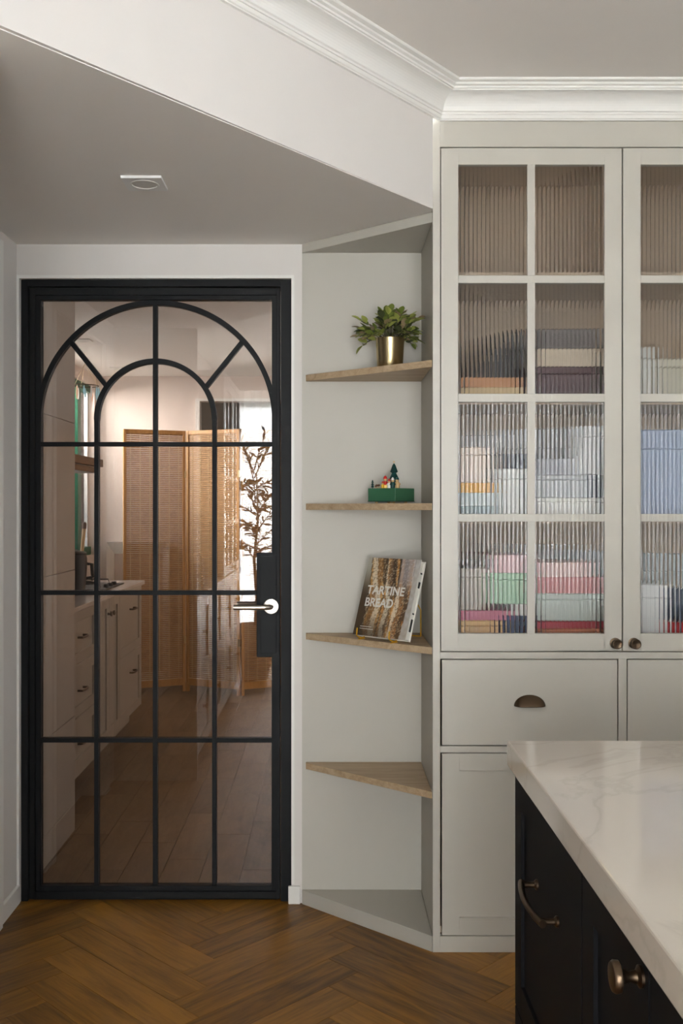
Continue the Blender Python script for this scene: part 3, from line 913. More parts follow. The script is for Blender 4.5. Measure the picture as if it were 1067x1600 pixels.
def bow_pull(yc, zc, parent, half=0.072):
    mb = MB()
    for s_ in (-1, 1):
        mb.lathe([(0.0085, 0.0), (0.0085, -0.003), (0.005, -0.006), (0.005, -0.018), (0.0062, -0.026)], (ix0 + 0.006, yc + s_ * half, zc), 'x', 16)
    pts, rs = [], []
    for i in range(13):
        t = -1 + 2 * i / 12
        pts.append((ix0 + 0.006 - 0.024 - 0.010 * (1 - t * t), yc + t * half * 1.12, zc)); rs.append(0.0062 - 0.0016 * (1 - t * t))
    mb.tube(pts, 0.006, 12, rs=rs)
    return part('bar_pull', mb, M['bronze'], parent, smooth=True, label='aged bronze bow pull')
bow_pull(1.54, 0.728, f1)
bow_pull(1.54, 0.36, f2)
def iknob(yc, zc, parent):
    return part('knob', MB().lathe([(0.012, 0.0), (0.012, -0.003), (0.007, -0.006), (0.0055, -0.014), (0.008, -0.020), (0.0165, -0.024), (0.0170, -0.029), (0.015, -0.032), (0.01, -0.033)], (ix0, yc, zc), 'x', 24), M['bronze'], parent, smooth=True, label='aged bronze knob')
iknob(1.055, 0.842, f3); iknob(0.66, 0.842, f4)
ct = part('worktop', MB().box(IX, 1.60, 0.38, IY, ZB, IZ), M['quartz'], None, 0.003, seg=2)
tag(ct, 'white veined quartz worktop lying on the black island', 'worktop')

# ------------------------------------------------------------------ potted plant on the top shelf
def leaf_mesh(L, Wd, mat, name='leaf', cup=0.18):
    vs, fs = [], []
    prof_ = [(0.0, 0.10), (0.18, 0.62), (0.42, 1.0), (0.68, 0.86), (0.88, 0.48), (1.0, 0.04)]
    for t, w in prof_:
        z = -0.10 * L * t * t
        vs += [(t * L, -w * Wd / 2, z + cup * w * Wd), (t * L, 0, z), (t * L, w * Wd / 2, z + cup * w * Wd)]
    for i in range(len(prof_) - 1):
        a = i * 3
        fs += [(a, a + 3, a + 4, a + 1), (a + 1, a + 4, a + 5, a + 2)]
    me = MB()._add(vs, fs).mesh(name, mat, 0, True)
    return me

def place_leaf(me, parent, p, d, roll=0.0, s=1.0, name='leaf'):
    d = Vector(d).normalized()
    q = d.to_track_quat('X', 'Z')
    o = link(name, me, parent)
    o.rotation_mode = 'QUATERNION'
    from mathutils import Quaternion
    o.rotation_quaternion = q @ Quaternion((1, 0, 0), roll)
    o.location = p
    o.scale = (s, s, s)
    return o
PX, PYY, PZ = 0.196, 3.235, SHELF[0]
pl = thing('potted_plant', (PX, PYY, PZ), 'small leafy green plant in a brass pot on the top shelf', 'plant')
part('pot', MB().lathe([(0.0405, 0.0), (0.0415, 0.002), (0.0470, 0.100), (0.0478, 0.102), (0.0468, 0.103), (0.0455, 0.100), (0.043, 0.080)], (PX, PYY, PZ), 'z', 48), M['brass'], pl, smooth=True, label='brushed brass pot')
part('soil', MB().lathe([(0.043, 0.078), (0.043, 0.088), (0.02, 0.094), (0.005, 0.096)], (PX, PYY, PZ), 'z', 24), M['soil'], pl, smooth=True)
lm = [leaf_mesh(0.032, 0.0215, M[k]) for k in ('leaf1', 'leaf2', 'leaf3', 'leaf1', 'leaf2', 'leaf4')]
rnd = random.Random(3)
top = Vector((PX, PYY, PZ + 0.095))
for i in range(40):
    az = 2 * PI * i / 40 * 3.3 + rnd.uniform(-.2, .2)
    el = rnd.uniform(-0.12, 1.35)
    Ls = rnd.uniform(0.068, 0.092)
    dirv = Vector((math.cos(az) * math.cos(el) * 1.05, math.sin(az) * math.cos(el) * 0.85, math.sin(el) * 1.12 + 0.14))
    a = top + Vector((math.cos(az), math.sin(az), 0)) * 0.018
    m_ = a + dirv * Ls * 0.5 + Vector((0, 0, 0.014))
    e = a + dirv * Ls - Vector((0, 0, 0.012 * (1 - math.sin(el))))
    e.y = min(e.y, D1 - 0.02); e.x = min(e.x, XS - 0.022); m_.y = min(m_.y, D1 - 0.02)
    part('stem', MB().tube([a, m_, e], 0.0011, 5), M['stem'], pl)
    for k in range(7):
        t = 0.42 + 0.58 * k / 6
        p = (a * (1 - t) ** 2 + m_ * 2 * t * (1 - t) + e * t * t)
        tang = ((m_ - a) * (1 - t) + (e - m_) * t).normalized()
        side = tang.cross(Vector((0, 0, 1))).normalized() * (1 if k % 2 else -1)
        d = tang * 0.55 + side * rnd.uniform(0.5, 0.9) + Vector((0, 0, rnd.uniform(-0.15, 0.65)))
        if k == 6: d = tang + Vector((0, 0, rnd.uniform(-.3, .4)))
        dn = d.normalized()
        if p.x + dn.x * 0.026 > XS - 0.004 or p.y + dn.y * 0.026 > D1 - 0.01: continue
        place_leaf(lm[rnd.randrange(6)], pl, p, d, rnd.uniform(-0.6, 0.6), rnd.uniform(0.75, 1.15))

# ------------------------------------------------------------------ wooden music box on the second shelf
BXc, BYc, BZ = 0.200, 3.235, SHELF[1]
mbx = thing('music_box', (BXc, BYc, BZ), 'green wooden music box topped with tiny trees and figures', 'music box')
side = 0.108; a0 = math.radians(-39)
def rot(p, a=None):
    a = a0 if a is None else a
    return (BXc + p[0] * math.cos(a) - p[1] * math.sin(a), BYc + p[0] * math.sin(a) + p[1] * math.cos(a))
hs = side / 2
sqr = [rot(p) for p in ((-hs, -hs), (hs, -hs), (hs, hs), (-hs, hs))]
part('box_body', MB().prism(sqr, BZ + 0.006, BZ + 0.049), M['boxgreen'], mbx, 0.0012)
for p in ((-hs + .02, -hs + .02), (hs - .02, -hs + .02), (hs - .02, hs - .02), (-hs + .02, hs - .02)):
    q = rot(p)
    part('foot', MB().ball((q[0], q[1], BZ + 0.0038), 0.0052, 12, 8, 0.75), M['tan'], mbx, smooth=True)
part('winding_key', MB().lathe([(0.003, 0.0), (0.003, 0.006)], (BXc - .005, BYc - 0.055, BZ + 0.001), 'z', 10), M['tan'], mbx)
tz = BZ + 0.049
def tier_tree(x, y, z, h, r, star=True):
    prof_ = [(r * 0.22, 0), (r * 0.22, h * 0.10)]
    for i, (rr, z0, z1) in enumerate(((1.0, .10, .34), (0.9, .34, .60), (0.72, .60, .90))):
        prof_ += [(r * rr * .55, h * z0), (r * rr, h * (z0 + .05)), (r * rr * .82, h * (z0 + .11)), (r * rr * .40, h * z1)]
    prof_ += [(r * 0.06, h * 0.97)]
    t = part('toy_tree', MB().lathe(prof_, (x, y, z), 'z', 18), M['teal'], mbx, smooth=True)
    if star:
        s5 = []
        for k in range(10):
            a = PI / 2 + 2 * PI * k / 10
            rr = 0.0048 if k % 2 == 0 else 0.0021
            s5.append((x + rr * math.cos(a), z + h + 0.0025 + rr * math.sin(a)))
        part('star', MB().prism(s5, y - 0.001, y + 0.001, 'y'), M['tan'], t)
    return t
def mp(pxx, Y): return (pxx - CX) * Y / F
tier_tree(mp(615.5, 3.245), 3.245, tz, 0.084, 0.0180)
tier_tree(mp(582.0, 3.235), 3.235, tz, 0.029, 0.0055, False)
def figure(x, y, h, body, head, hat):
    z = tz
    f = part('toy_figure', MB().lathe([(h * .20, 0), (h * .24, h * .1), (h * .20, h * .40), (h * .13, h * .56), (h * .05, h * .58)], (x, y, z), 'z', 14), M[body], mbx, smooth=True)
    part('head', MB().ball((x, y, z + h * .68), h * .16, 12, 8), M[head], f, smooth=True)
    part('hat', MB().lathe([(h * .19, h * .76), (h * .17, h * .80), (h * .12, h * .92), (h * .03, h * 1.02)], (x, y, z), 'z', 12), M[hat], f, smooth=True)
    for s_ in (-1, 1):
        part('arm', MB().tube([(x + s_ * h * .15, y, z + h * .50), (x + s_ * h * .25, y - h * .06, z + h * .36), (x + s_ * h * .20, y - h * .20, z + h * .30)], h * .055, 8), M[body], f, smooth=True)
    return f
figure(mp(602, 3.21), 3.21, 0.040, 'red', 'tan', 'red')
figure(mp(598, 3.19), 3.19, 0.022, 'yellow', 'tan', 'red')
figure(mp(608, 3.185), 3.185, 0.030, 'white', 'tan', 'red')
figure(mp(613.5, 3.18), 3.18, 0.034, 'teal', 'tan', 'white')
figure(mp(620.5, 3.195), 3.195, 0.036, 'tan', 'tan', 'teal')
part('present', MB().box(mp(600, 3.175), mp(604.5, 3.175), 3.168, 3.178, tz, tz + 0.010), M['yellow'], mbx, 0.0006)
f = part('toy_rocking_horse', MB().tube([(mp(586.5, 3.2), 3.2, tz + .004), (mp(588, 3.2), 3.2, tz + .009), (mp(592, 3.2), 3.2, tz + .009), (mp(593, 3.2), 3.2, tz + .012)], 0.0035, 8), M['brown'], mbx, smooth=True)
part('rocker', MB().tube([(mp(585, 3.2), 3.2, tz + .004), (mp(589, 3.2), 3.2, tz + .0012), (mp(594, 3.2), 3.2, tz + .004)], 0.0012, 6), M['tan'], f)
part('rim', MB().prism([rot((p[0] * 1.01, p[1] * 1.01)) for p in ((-hs, -hs), (hs, -hs), (hs, hs), (-hs, hs))], BZ + 0.0062, BZ + 0.0082), M['teal'], mbx)

# ------------------------------------------------------------------ cookbook on a gold wire easel
bk_o = Vector((0.0745, 3.213, SHELF[2] + 0.014))
bu = Vector((0.725, -0.689, 0)).normalized()          # along the cover's bottom edge
back = Vector((-bu.y, bu.x, 0))                        # away from the room
th = math.atan2(0.0823, 0.2465)
bv = (back * math.sin(th) + Vector((0, 0, 1)) * math.cos(th)).normalized()
bn = bu.cross(bv).normalized()                         # out of the cover
if bn.y > 0: bn = -bn
BW, BH, BT = 0.218, 0.258, 0.026
def bp(u, v, w=0.0): return bk_o + bu * u + bv * v - bn * w
def obox(mb, u0, u1, v0, v1, w0, w1):
    vs = [bp(u, v, w) for (u, v, w) in ((u0, v0, w0), (u1, v0, w0), (u1, v1, w0), (u0, v1, w0), (u0, v0, w1), (u1, v0, w1), (u1, v1, w1), (u0, v1, w1))]
    return mb._add(vs, [(0, 3, 2, 1), (4, 5, 6, 7), (0, 1, 5, 4), (1, 2, 6, 5), (2, 3, 7, 6), (3, 0, 4, 7)])
book = thing('cookbook', bk_o, 'bread cookbook with loaf photo cover leaning on a gold easel', 'book')
def noise2(u, v, s=1.0):
    return 0.5 + 0.25 * math.sin(37 * u * s + 19 * v * s + 3 * math.sin(23 * v * s)) + 0.25 * math.sin(61 * v * s - 29 * u * s + 2 * math.sin(41 * u * s))
crn = random.Random(11)
def mixc(a, b, t):
    t = max(0, min(1, t)); return tuple(a[i] * (1 - t) + b[i] * t for i in range(3))
def sm(a, b, x):
    t = max(0.0, min(1.0, (x - a) / (b - a))); return t * t * (3 - 2 * t)
def cover_col(u, v):
    sp = crn.random()
    nz = noise2(u, v)
    dark = (58, 46, 34)
    cloth = mixc((192, 190, 186), (158, 146, 130), nz * 0.4 + 0.35 * (1 - v))
    left = mixc((78, 62, 44), (178, 174, 160), sm(0.45, 0.95, v))
    # three upright loaves: centre line, half width, crust and crumb colours
    best = None
    for (cu_, hw, crust, base, ph_) in ((0.26 - 0.05 * v + 0.04 * math.sin(3 * v), 0.15, (204, 150, 78), (138, 98, 56), 0.3),
                                        (0.50 + 0.05 * math.sin(2.6 * v + 0.6), 0.12, (214, 150, 72), (96, 74, 56), 1.7),
                                        (0.74 + 0.05 * math.sin(2.2 * v), 0.13, (190, 122, 56), (150, 110, 72), 2.9)):
        t = (u - cu_) / hw
        if best is None or abs(t) < abs(best[0]):
            best = (t, crust, base, ph_)
    t, crust, base, ph_ = best
    if abs(t) > 1.0:
        if u > 0.8: return cloth
        if u < 0.2: return left
        return mixc(dark, (90, 84, 84), nz * 0.6)
    c = mixc(base, crust, sm(0.25, 0.95, abs(t)) * 0.8 + 0.35 * nz)
    slash = math.sin(2.4 * t + 3.2 * v * v + ph_ + 0.5 * math.sin(11 * v))
    if slash > 0.72: c = mixc(c, (232, 222, 200), 0.75)
    elif slash < -0.75: c = mixc(c, dark, 0.7)
    if abs(t) > 0.9: c = mixc(c, dark, 0.65)
    if sp > 0.80: c = mixc(c, (224, 210, 184), 0.55)
    elif sp < 0.18: c = mixc(c, dark, 0.5)
    if ph_ > 2: c = mixc(c, (182, 178, 184), 0.65 * sm(0.45, 0.8, v))
    return mixc(c, (52, 42, 32), 0.6 * (1 - sm(0.02, 0.34, v)) * (1 - sm(0.4, 0.75, u)))
NU, NV = 64, 78
vs = [bp(BW * i / NU, BH * j / NV, 0.0) for j in range(NV + 1) for i in range(NU + 1)]
fs = [(j * (NU + 1) + i, j * (NU + 1) + i + 1, (j + 1) * (NU + 1) + i + 1, (j + 1) * (NU + 1) + i) for j in range(NV) for i in range(NU)]
me = bpy.data.meshes.new('front_print')
me.from_pydata([tuple(p) for p in vs], [], fs)
ca = me.color_attributes.new('print', 'FLOAT_COLOR', 'POINT')
for j in range(NV + 1):
    for i in range(NU + 1):
        ca.data[j * (NU + 1) + i].color = (*lin(cover_col(i / NU, j / NV)), 1)
me.materials.append(M['print'])
cov = part('cover', obox(obox(MB(), 0, BW, 0, BH, 0.0003, 0.003), 0, BW, 0, BH, BT - 0.003, BT), M['paper'], book, 0.0006)
link('front_print', me, cov)
part('spine', obox(MB(), 0.0, 0.003, 0, BH, 0.003, BT - 0.003), M['paper'], book)
part('page_block', obox(MB(), 0.003, BW - 0.005, 0.004, BH - 0.004, 0.003, BT - 0.003), M['paper'], book)
for (v0, v1) in ((0.03, 0.07), (0.085, 0.09), (0.17, 0.19), (0.215, 0.22)):
    part('page_edge_mark', obox(MB(), BW - 0.0052, BW - 0.0046, v0, v1, BT - 0.012, BT - 0.003), M['black'], book)
def lettering(txt, u, v, size, name, sx=1.0):
    cu = bpy.data.curves.new(name, 'FONT')
    cu.body = txt; cu.size = size; cu.extrude = 0.0002; cu.offset = size * 0.022
    tmp = bpy.data.objects.new(name, cu)
    COL.objects.link(tmp)
    dg = bpy.context.evaluated_depsgraph_get()
    me = bpy.data.meshes.new_from_object(tmp.evaluated_get(dg))
    COL.objects.unlink(tmp); bpy.data.objects.remove(tmp); bpy.data.curves.remove(cu)
    for vert in me.vertices:
        c = vert.co
        vert.co = bp(u + c.x * sx, v + c.y, -0.0005 - c.z)
    me.materials.clear(); me.materials.append(M['letter'])
    me.name = name
    return link(name, me, cov)
lettering('TARTINE', 0.022, 0.138, 0.0390, 'title_lettering', 0.99)
lettering('BREAD', 0.022, 0.097, 0.0390, 'title_lettering', 0.99)
for k, w_ in enumerate((0.048, 0.056)):
    part('author_line', obox(MB(), 0.024, 0.024 + w_, 0.029 - 0.0075 * k, 0.0305 - 0.0075 * k, -0.0004, 0.0), M['letter'], cov)
ea = thing('book_easel', (0.17, 3.17, SHELF[2]), 'gold wire easel holding the bread cookbook', 'easel')
Z3 = SHELF[2]
def flat(p, z): return (p.x, p.y, z)
for u in (0.030, 0.165):
    hook = [bp(u - 0.006, 0.020, -0.012), bp(u - 0.002, -0.002, -0.013), bp(u, -0.006, -0.006), bp(u, -0.006, 0.012)]
    rear = bp(u, 0.0, BT) 
    hook += [Vector(flat(bp(u, -0.006, BT + 0.004), Z3 + 0.008)), bp(u, 0.17, BT + 0.004)]
    part('support_wire', MB().tube(hook, 0.0022, 8), M['goldwire'], ea, smooth=True)
    f0 = bp(u, -0.006, -0.004)
    part('foot', MB().tube([Vector((f0.x, f0.y, Z3 + 0.0022)), Vector((f0.x, f0.y, Z3 + 0.0022)) + Vector((back.x, back.y, 0)) * 0.03], 0.0022, 8), M['goldwire'], ea, smooth=True)
pt = bp(0.165, 0.17, BT + 0.004)
leg_end = Vector((0.298, 3.255, Z3 + 0.0022))
part('rear_leg', MB().tube([pt, Vector((0.296, 3.235, Z3 + 0.09)), leg_end], 0.0022, 8), M['goldwire'], ea, smooth=True)
part('rear_leg', MB().tube([bp(0.03, 0.17, BT + 0.004), Vector((0.160, 3.345, Z3 + 0.0022))], 0.0022, 8), M['goldwire'], ea, smooth=True)
part('cross_wire', MB().tube([bp(0.03, 0.17, BT + 0.004), bp(0.165, 0.17, BT + 0.004)], 0.0022, 8), M['goldwire'], ea, smooth=True)
part('base_wire', MB().tube([Vector((0.160, 3.345, Z3 + 0.0022)), leg_end], 0.0022, 8), M['goldwire'], ea, smooth=True)

# ------------------------------------------------------------------ kitchen behind the door
XKL = XL + 0.002                       # tiled return wall just inside the door
WE = 4.126
wk = struct('wall_kitchen_return', MB().box(KX - 0.1, XKL - 0.006, DW, WE, 0, KZ), M['grout'], 'pale tiled return wall just inside the kitchen', cat='wall')
zt = [0.0, 0.118, 0.475, 1.08, 1.685, KZ]
for i in range(5):
    part('wall_tile', MB().box(XKL - 0.006, XKL, DW + 0.001, WE - 0.0005, zt[i] + 0.0012, zt[i + 1] - 0.0012), M['ctile'], wk)
    part('wall_tile', MB().box(XKL - 0.6, XKL - 0.0005, WE - 0.006, WE, zt[i] + 0.0012, zt[i + 1] - 0.0012), M['ctile'], wk)
WY0, WY1, WZ0, WZ1 = 5.15, 7.55, 0.98, 2.25
mb = MB().box(KX - 0.1, KX, WE - 0.5, WY0, 0, KZ).box(KX - 0.1, KX, WY1, KY + 0.1, 0, KZ).box(KX - 0.1, KX, WY0, WY1, 0, WZ0).box(KX - 0.1, KX, WY0, WY1, WZ1, KZ)
struct('wall_kitchen_window', mb, M['kwall'], 'pale kitchen wall with a green framed window', cat='wall')
hx0, hx1, hz1 = (308 - CX) * KY / F, -0.08, H + (CY - 627) * KY / F
mb = MB().box(KX, hx0, KY, KY + 0.1, 0, KZ).box(hx1, 0.6, KY, KY + 0.1, 0, KZ).box(hx0, hx1, KY, KY + 0.1, hz1, KZ)
struct('wall_kitchen_back', mb, M['kwall'], 'pale pinkish wall at the far end of the kitchen', cat='wall')
mb = MB().box(hx0 - 0.3, hx0 - 0.2, KY + 0.1, KY + 1.6, 0, KZ).box(hx1 + 0.2, hx1 + 0.3, KY + 0.1, KY + 1.6, 0, KZ).box(hx0 - 0.3, hx1 + 0.3, KY + 1.6, KY + 1.7, 0, KZ).box(hx0 - 0.3, hx1 + 0.3, KY + 0.1, KY + 1.7, KZ, KZ + 0.05).box(hx0 - 0.3, hx1 + 0.3, KY + 0.1, KY + 1.7, -0.05, -0.001)
struct('wall_hall', mb, M['wall'], 'dark hallway beyond the opening in the kitchen wall', cat='wall')
struct('trim_4', MB().box(hx0 - 0.012, hx0 + 0.02, KY - 0.012, KY + 0.1, 0, hz1 + 0.0).box(hx0 - 0.012, hx1, KY - 0.012, KY - 0.001, hz1, hz1 + 0.02), M['trim'], 'thin pale lining of the dark opening', cat='trim')
struct('wall_kitchen_right', MB().box(0.5, 0.6, DW, KY, 0, KZ), M['kwall'], 'pale wall on the right side of the kitchen', cat='wall')
struct('ceiling_kitchen', MB().box(KX - 0.1, 0.6, DW, KY + 0.1, KZ, KZ + 0.06), M['ceil'], 'flat pale ceiling of the kitchen', cat='ceiling')
kd = px(130, 531, (KZ - H) * F / (CY - 531))
downlight(kd.x, kd.y, KZ, 'square white downlight in the kitchen ceiling near the window', 0.095)
kd = px(184, 575, (KZ - H) * F / (CY - 575))
downlight(kd.x, kd.y, KZ, 'square white downlight in the kitchen ceiling near the back wall', 0.095)
# window with green frame
w2 = thing('window_2', (KX, 6.1, WZ0), 'green framed kitchen window bright with daylight', 'window', kind='structure')
part('window_jamb', MB().box(KX - 0.06, KX - 0.048, WY1 - 0.02, WY1, WZ0, WZ1), M['white'], w2, 0.001)
mb = MB().box(KX - 0.06, KX - 0.02, WY0, WY0 + 0.08, WZ0, WZ1).box(KX - 0.06, KX - 0.02, WY0 + .08, WY1 - .02, WZ1 - 0.05, WZ1).box(KX - 0.06, KX - 0.02, WY0 + .08, WY1 - .02, WZ0, WZ0 + 0.06)
part('window_frame', mb, M['green'], w2, 0.002)
for (ya, yb) in ((7.06, 7.15), (6.05, 6.12)):
    part('mullion', MB().box(KX - 0.032, KX - 0.002, ya, yb, WZ0 + .06, WZ1 - .05), M['green'], w2, 0.002)
for (ya, yb) in ((WY0 + .08, 6.05), (6.12, 7.06), (7.15, WY1 - .02)):
    part('glass_pane', MB().box(KX - 0.056, KX - 0.051, ya, yb, WZ0 + .06, WZ1 - .05), M['clearglass'], w2)

# base cabinets under the window
KF = -1.182
kc = thing('kitchen_base_cabinet', (-1.4, 5.3, 0), 'grey-beige shaker base cabinets under the kitchen window', 'cabinet')
KY0, KY1 = WE + 0.02, 6.25
part('carcass', MB().box(KX + 0.002, KF - 0.02, KY0, KY1, 0.10, 0.855), M['kcab'], kc)
part('end_panel', MB().box(KX + 0.002, KF, KY1 - 0.018, KY1, 0.10, 0.855), M['kcab'], kc, 0.001)
part('toe_kick', MB().box(KX + 0.002, KF - 0.07, KY0, KY1 - 0.03, 0, 0.10), M['kcab'], kc)
def kfront(name, ya, yb, za, zb, rail=0.05):
    mb = MB().box(KF - 0.02, KF, ya, ya + rail, za, zb).box(KF - 0.02, KF, yb - rail, yb, za, zb).box(KF - 0.02, KF, ya + rail, yb - rail, za, za + rail).box(KF - 0.02, KF, ya + rail, yb - rail, zb - rail, zb)
    o = part(name, mb, M['kcab'], kc, 0.001)
    part('panel', MB().box(KF - 0.018, KF - 0.009, ya + rail - .002, yb - rail + .002, za + rail - .002, zb - rail + .002), M['kcab'], o)
    return o
def kknob(y, z, parent):
    return part('knob', MB().lathe([(0.008, 0), (0.006, 0.012), (0.013, 0.018), (0.013, 0.024), (0.008, 0.027)], (KF, y, z), 'x', 14), M['bronze'], parent, smooth=True)
def kpull(y, z, parent):
    return part('bar_pull', MB().tube([(KF, y - .05, z), (KF + .022, y - .05, z), (KF + .028, y - 0.03, z), (KF + .028, y + 0.03, z), (KF + .022, y + .05, z), (KF, y + .05, z)], 0.0055, 8), M['bronze'], parent, smooth=True)
for (za, zb) in ((0.105, 0.35), (0.354, 0.60), (0.604, 0.85)):
    f = kfront('drawer', 4.40, 5.04, za, zb); kpull(4.72, (za + zb) / 2, f)
f = kfront('door', 5.045, 5.09 + 0.24, 0.105, 0.85); kknob(5.30, 0.77, f)
f = kfront('door', 5.334, 5.60, 0.105, 0.85); kknob(5.365, 0.77, f)
for (za, zb) in ((0.105, 0.475), (0.479, 0.85)):
    f = kfront('drawer', 5.605, KY1 - 0.02, za, zb); kpull(5.93, (za + zb) / 2 + 0.07, f)
kt = part('kitchen_worktop', MB().box(KX, KF + 0.02, KY0, KY1 + 0.012, 0.855, 0.878), M['ktop'], None, 0.002)
tag(kt, 'pale kitchen worktop lying on the base cabinets', 'worktop')
KTZ = 0.878
# hob
hb = thing('gas_hob', (-1.45, 5.55, KTZ), 'black gas hob set on the kitchen worktop', 'hob')
part('hob_plate', MB().box(-1.70, -1.235, 5.46, 5.98, KTZ, KTZ + 0.008), M['black'], hb, 0.002)
for yy in (5.60, 5.84):
    part('burner', MB().lathe([(0.045, 0.008), (0.045, 0.018), (0.028, 0.022), (0.026, 0.028), (0.01, 0.029)], (-1.42, yy, KTZ), 'z', 20), M['black'], hb, smooth=True)
    part('pan_support', MB().tube([(-1.53, yy, KTZ + .009), (-1.52, yy, KTZ + .038), (-1.30, yy, KTZ + .038), (-1.29, yy, KTZ + .009)], 0.004, 6).tube([(-1.42, yy - .11, KTZ + .009), (-1.42, yy - .10, KTZ + .038), (-1.42, yy + .10, KTZ + .038), (-1.42, yy + .11, KTZ + .009)], 0.004, 6), M['black'], hb)
for yy in (5.62, 5.72, 5.82):
    part('control_knob', MB().lathe([(0.016, 0.008), (0.014, 0.026), (0.008, 0.028)], (-1.262, yy, KTZ), 'z', 16), M['black'], hb, smooth=True)
# black appliance
AX, AY = -1.375, 5.25
ap = thing('air_fryer', (AX, AY, KTZ), 'black rounded appliance with a ridged lid on the kitchen worktop', 'appliance')
part('body', MB().lathe([(0.085, 0.0), (0.090, 0.01), (0.082, 0.03), (0.088, 0.07), (0.094, 0.14), (0.094, 0.19), (0.088, 0.21)], (AX, AY, KTZ), 'z', 28), M['black'], ap, smooth=True)
part('lid', MB().lathe([(0.090, 0.2102), (0.092, 0.216), (0.082, 0.226), (0.05, 0.231), (0.01, 0.232)], (AX, AY, KTZ), 'z', 28), M['black'], ap, smooth=True)
part('handle', MB().tube([(AX + .07, AY + .05, KTZ + .16), (AX + .105, AY + .06, KTZ + .155), (AX + .11, AY + .06, KTZ + .09), (AX + .075, AY + .05, KTZ + .08)], 0.010, 8), M['black'], ap, smooth=True)
# utensil pot behind it
UX, UY = -1.545, 6.22
uy = 6.08
up = thing('utensil_pot', (UX, uy, KTZ), 'black utensil pot behind the appliance on the worktop', 'pot')
part('pot_body', MB().lathe([(0.05, 0), (0.055, 0.01), (0.058, 0.15), (0.055, 0.15), (0.05, 0.02), (0.01, 0.018)], (UX, uy, KTZ), 'z', 24), M['black'], up, smooth=True)
def utensil(name, p0, p1, mat, tip, label):
    t = thing(name, p0, label, 'utensil')
    part('handle', MB().tube([p0, p1], 0.011, 10), M[mat], t, smooth=True)
    d = (Vector(p1) - Vector(p0)).normalized()
    part('handle_tip', MB().tube([p1, Vector(p1) + d * 0.03, Vector(p1) + d * 0.04], 0.012, 10, rs=[0.0125, 0.0125, 0.006]), M[tip], t, smooth=True)
utensil('wooden_spoon', (-1.530, uy, KTZ + 0.022), (-1.497, uy - 0.01, KTZ + 0.33), 'tan', 'brown', 'tan handled utensil standing in the black pot')
utensil('kitchen_knife', (-1.565, uy + 0.01, KTZ + 0.022), (-1.575, uy, KTZ + 0.35), 'nickel', 'black', 'black tipped steel utensil standing in the black pot')
# wooden wall shelf
ws = thing('wall_shelf', (-1.64, 6.0, 1.60), 'brown wooden shelf box fixed beside the kitchen window', 'shelf')
part('shelf_board', MB().box(KX + 0.013, -1.50, 5.1, 6.59, 1.603, 1.652), M['walnut'], ws, 0.001)
part('lower_board', MB().box(KX + 0.013, -1.52, 5.1, 6.57, 1.562, 1.596), M['walnut'], ws, 0.001)
part('spacer', MB().box(KX + 0.013, -1.54, 5.12, 6.55, 1.596, 1.603), M['white'], ws)
# peg hanger
ph = Vector((-1.575, 6.40, 2.118))
pg = thing('peg_hanger', ph, 'round hanging airer with blue and white clothes pegs', 'hanger')
ring = [(ph.x + 0.088 * math.cos(2 * PI * k / 28), ph.y + 0.088 * math.sin(2 * PI * k / 28), ph.z) for k in range(28)]
part('ring', MB().tube(ring, 0.0035, 8, closed=True), M['bronze'], pg, smooth=True)
for k in range(3):
    a = 2 * PI * k / 3
    part('cord', MB().tube([(ph.x + .088 * math.cos(a), ph.y + .088 * math.sin(a), ph.z), (ph.x, ph.y, ph.z + 0.14)], 0.0015, 5), M['cord'], pg)
part('hook', MB().tube([(ph.x, ph.y, ph.z + 0.14), (ph.x, ph.y, KZ)], 0.002, 6), M['nickel'], pg)
M['pegblue'] = paint('pale_blue_plastic', (150, 196, 210), 0.4)
M['peach'] = paint('peach_plastic', (240, 186, 156), 0.4)
for k in range(12):
    a = 2 * PI * k / 12 + 0.2
    qx, qy = ph.x + .088 * math.cos(a), ph.y + .088 * math.sin(a)
    L_ = 0.052 + 0.014 * ((k * 7) % 3)
    part('peg', MB().prism([(qx - .004, ph.z - .012), (qx - .0065, ph.z - .012 - L_ * .55), (qx - .003, ph.z - .012 - L_), (qx + .003, ph.z - .012 - L_), (qx + .0065, ph.z - .012 - L_ * .55), (qx + .004, ph.z - .012)], qy - .005, qy + .005, 'y').tube([(qx, qy, ph.z), (qx, qy, ph.z - .013)], 0.0012, 5), M[('pegblue', 'white', 'peach', 'pegblue', 'white', 'pegblue')[k % 6]], pg)
# framed picture leaning on the back wall
fx0, fx1, fzT = (166 - CX) * (KY - 0.08) / F, -1.22, H - (847 - CY) * (KY - 0.08) / F
fr = thing('picture_frame', ((fx0 + fx1) / 2, KY - 0.12, 0), 'large white picture frame leaning on the far kitchen wall', 'picture frame')
Yfr = KY - 0.075
wv = 0.09
mb = MB()
o_ = [(fx0, 0.0), (fx1, 0.0), (fx1, fzT), (fx0, fzT)]
i_ = [(fx0 + wv * 0.55, wv), (fx1 - wv * 0.55, wv), (fx1 - wv * 0.55, fzT - wv), (fx0 + wv * 0.55, fzT - wv)]
vs = [(a, Yfr, b) for a, b in o_] + [(a, Yfr + 0.045, b) for a, b in i_] + [(a, Yfr + 0.07, b) for a, b in o_] + [(a, Yfr + 0.05, b) for a, b in i_]
fs = []
for k in range(4):
    k2 = (k + 1) % 4
    fs += [(k, k2, 4 + k2, 4 + k), (k, 8 + k, 8 + k2, k2), (4 + k, 4 + k2, 12 + k2, 12 + k), (8 + k, 12 + k, 12 + k2, 8 + k2)]
part('frame', mb._add(vs, fs), M['trim'], fr)
M['art'] = paint('cloudy_print', (196, 178, 166), 0.6, var=0.30, scale=5)
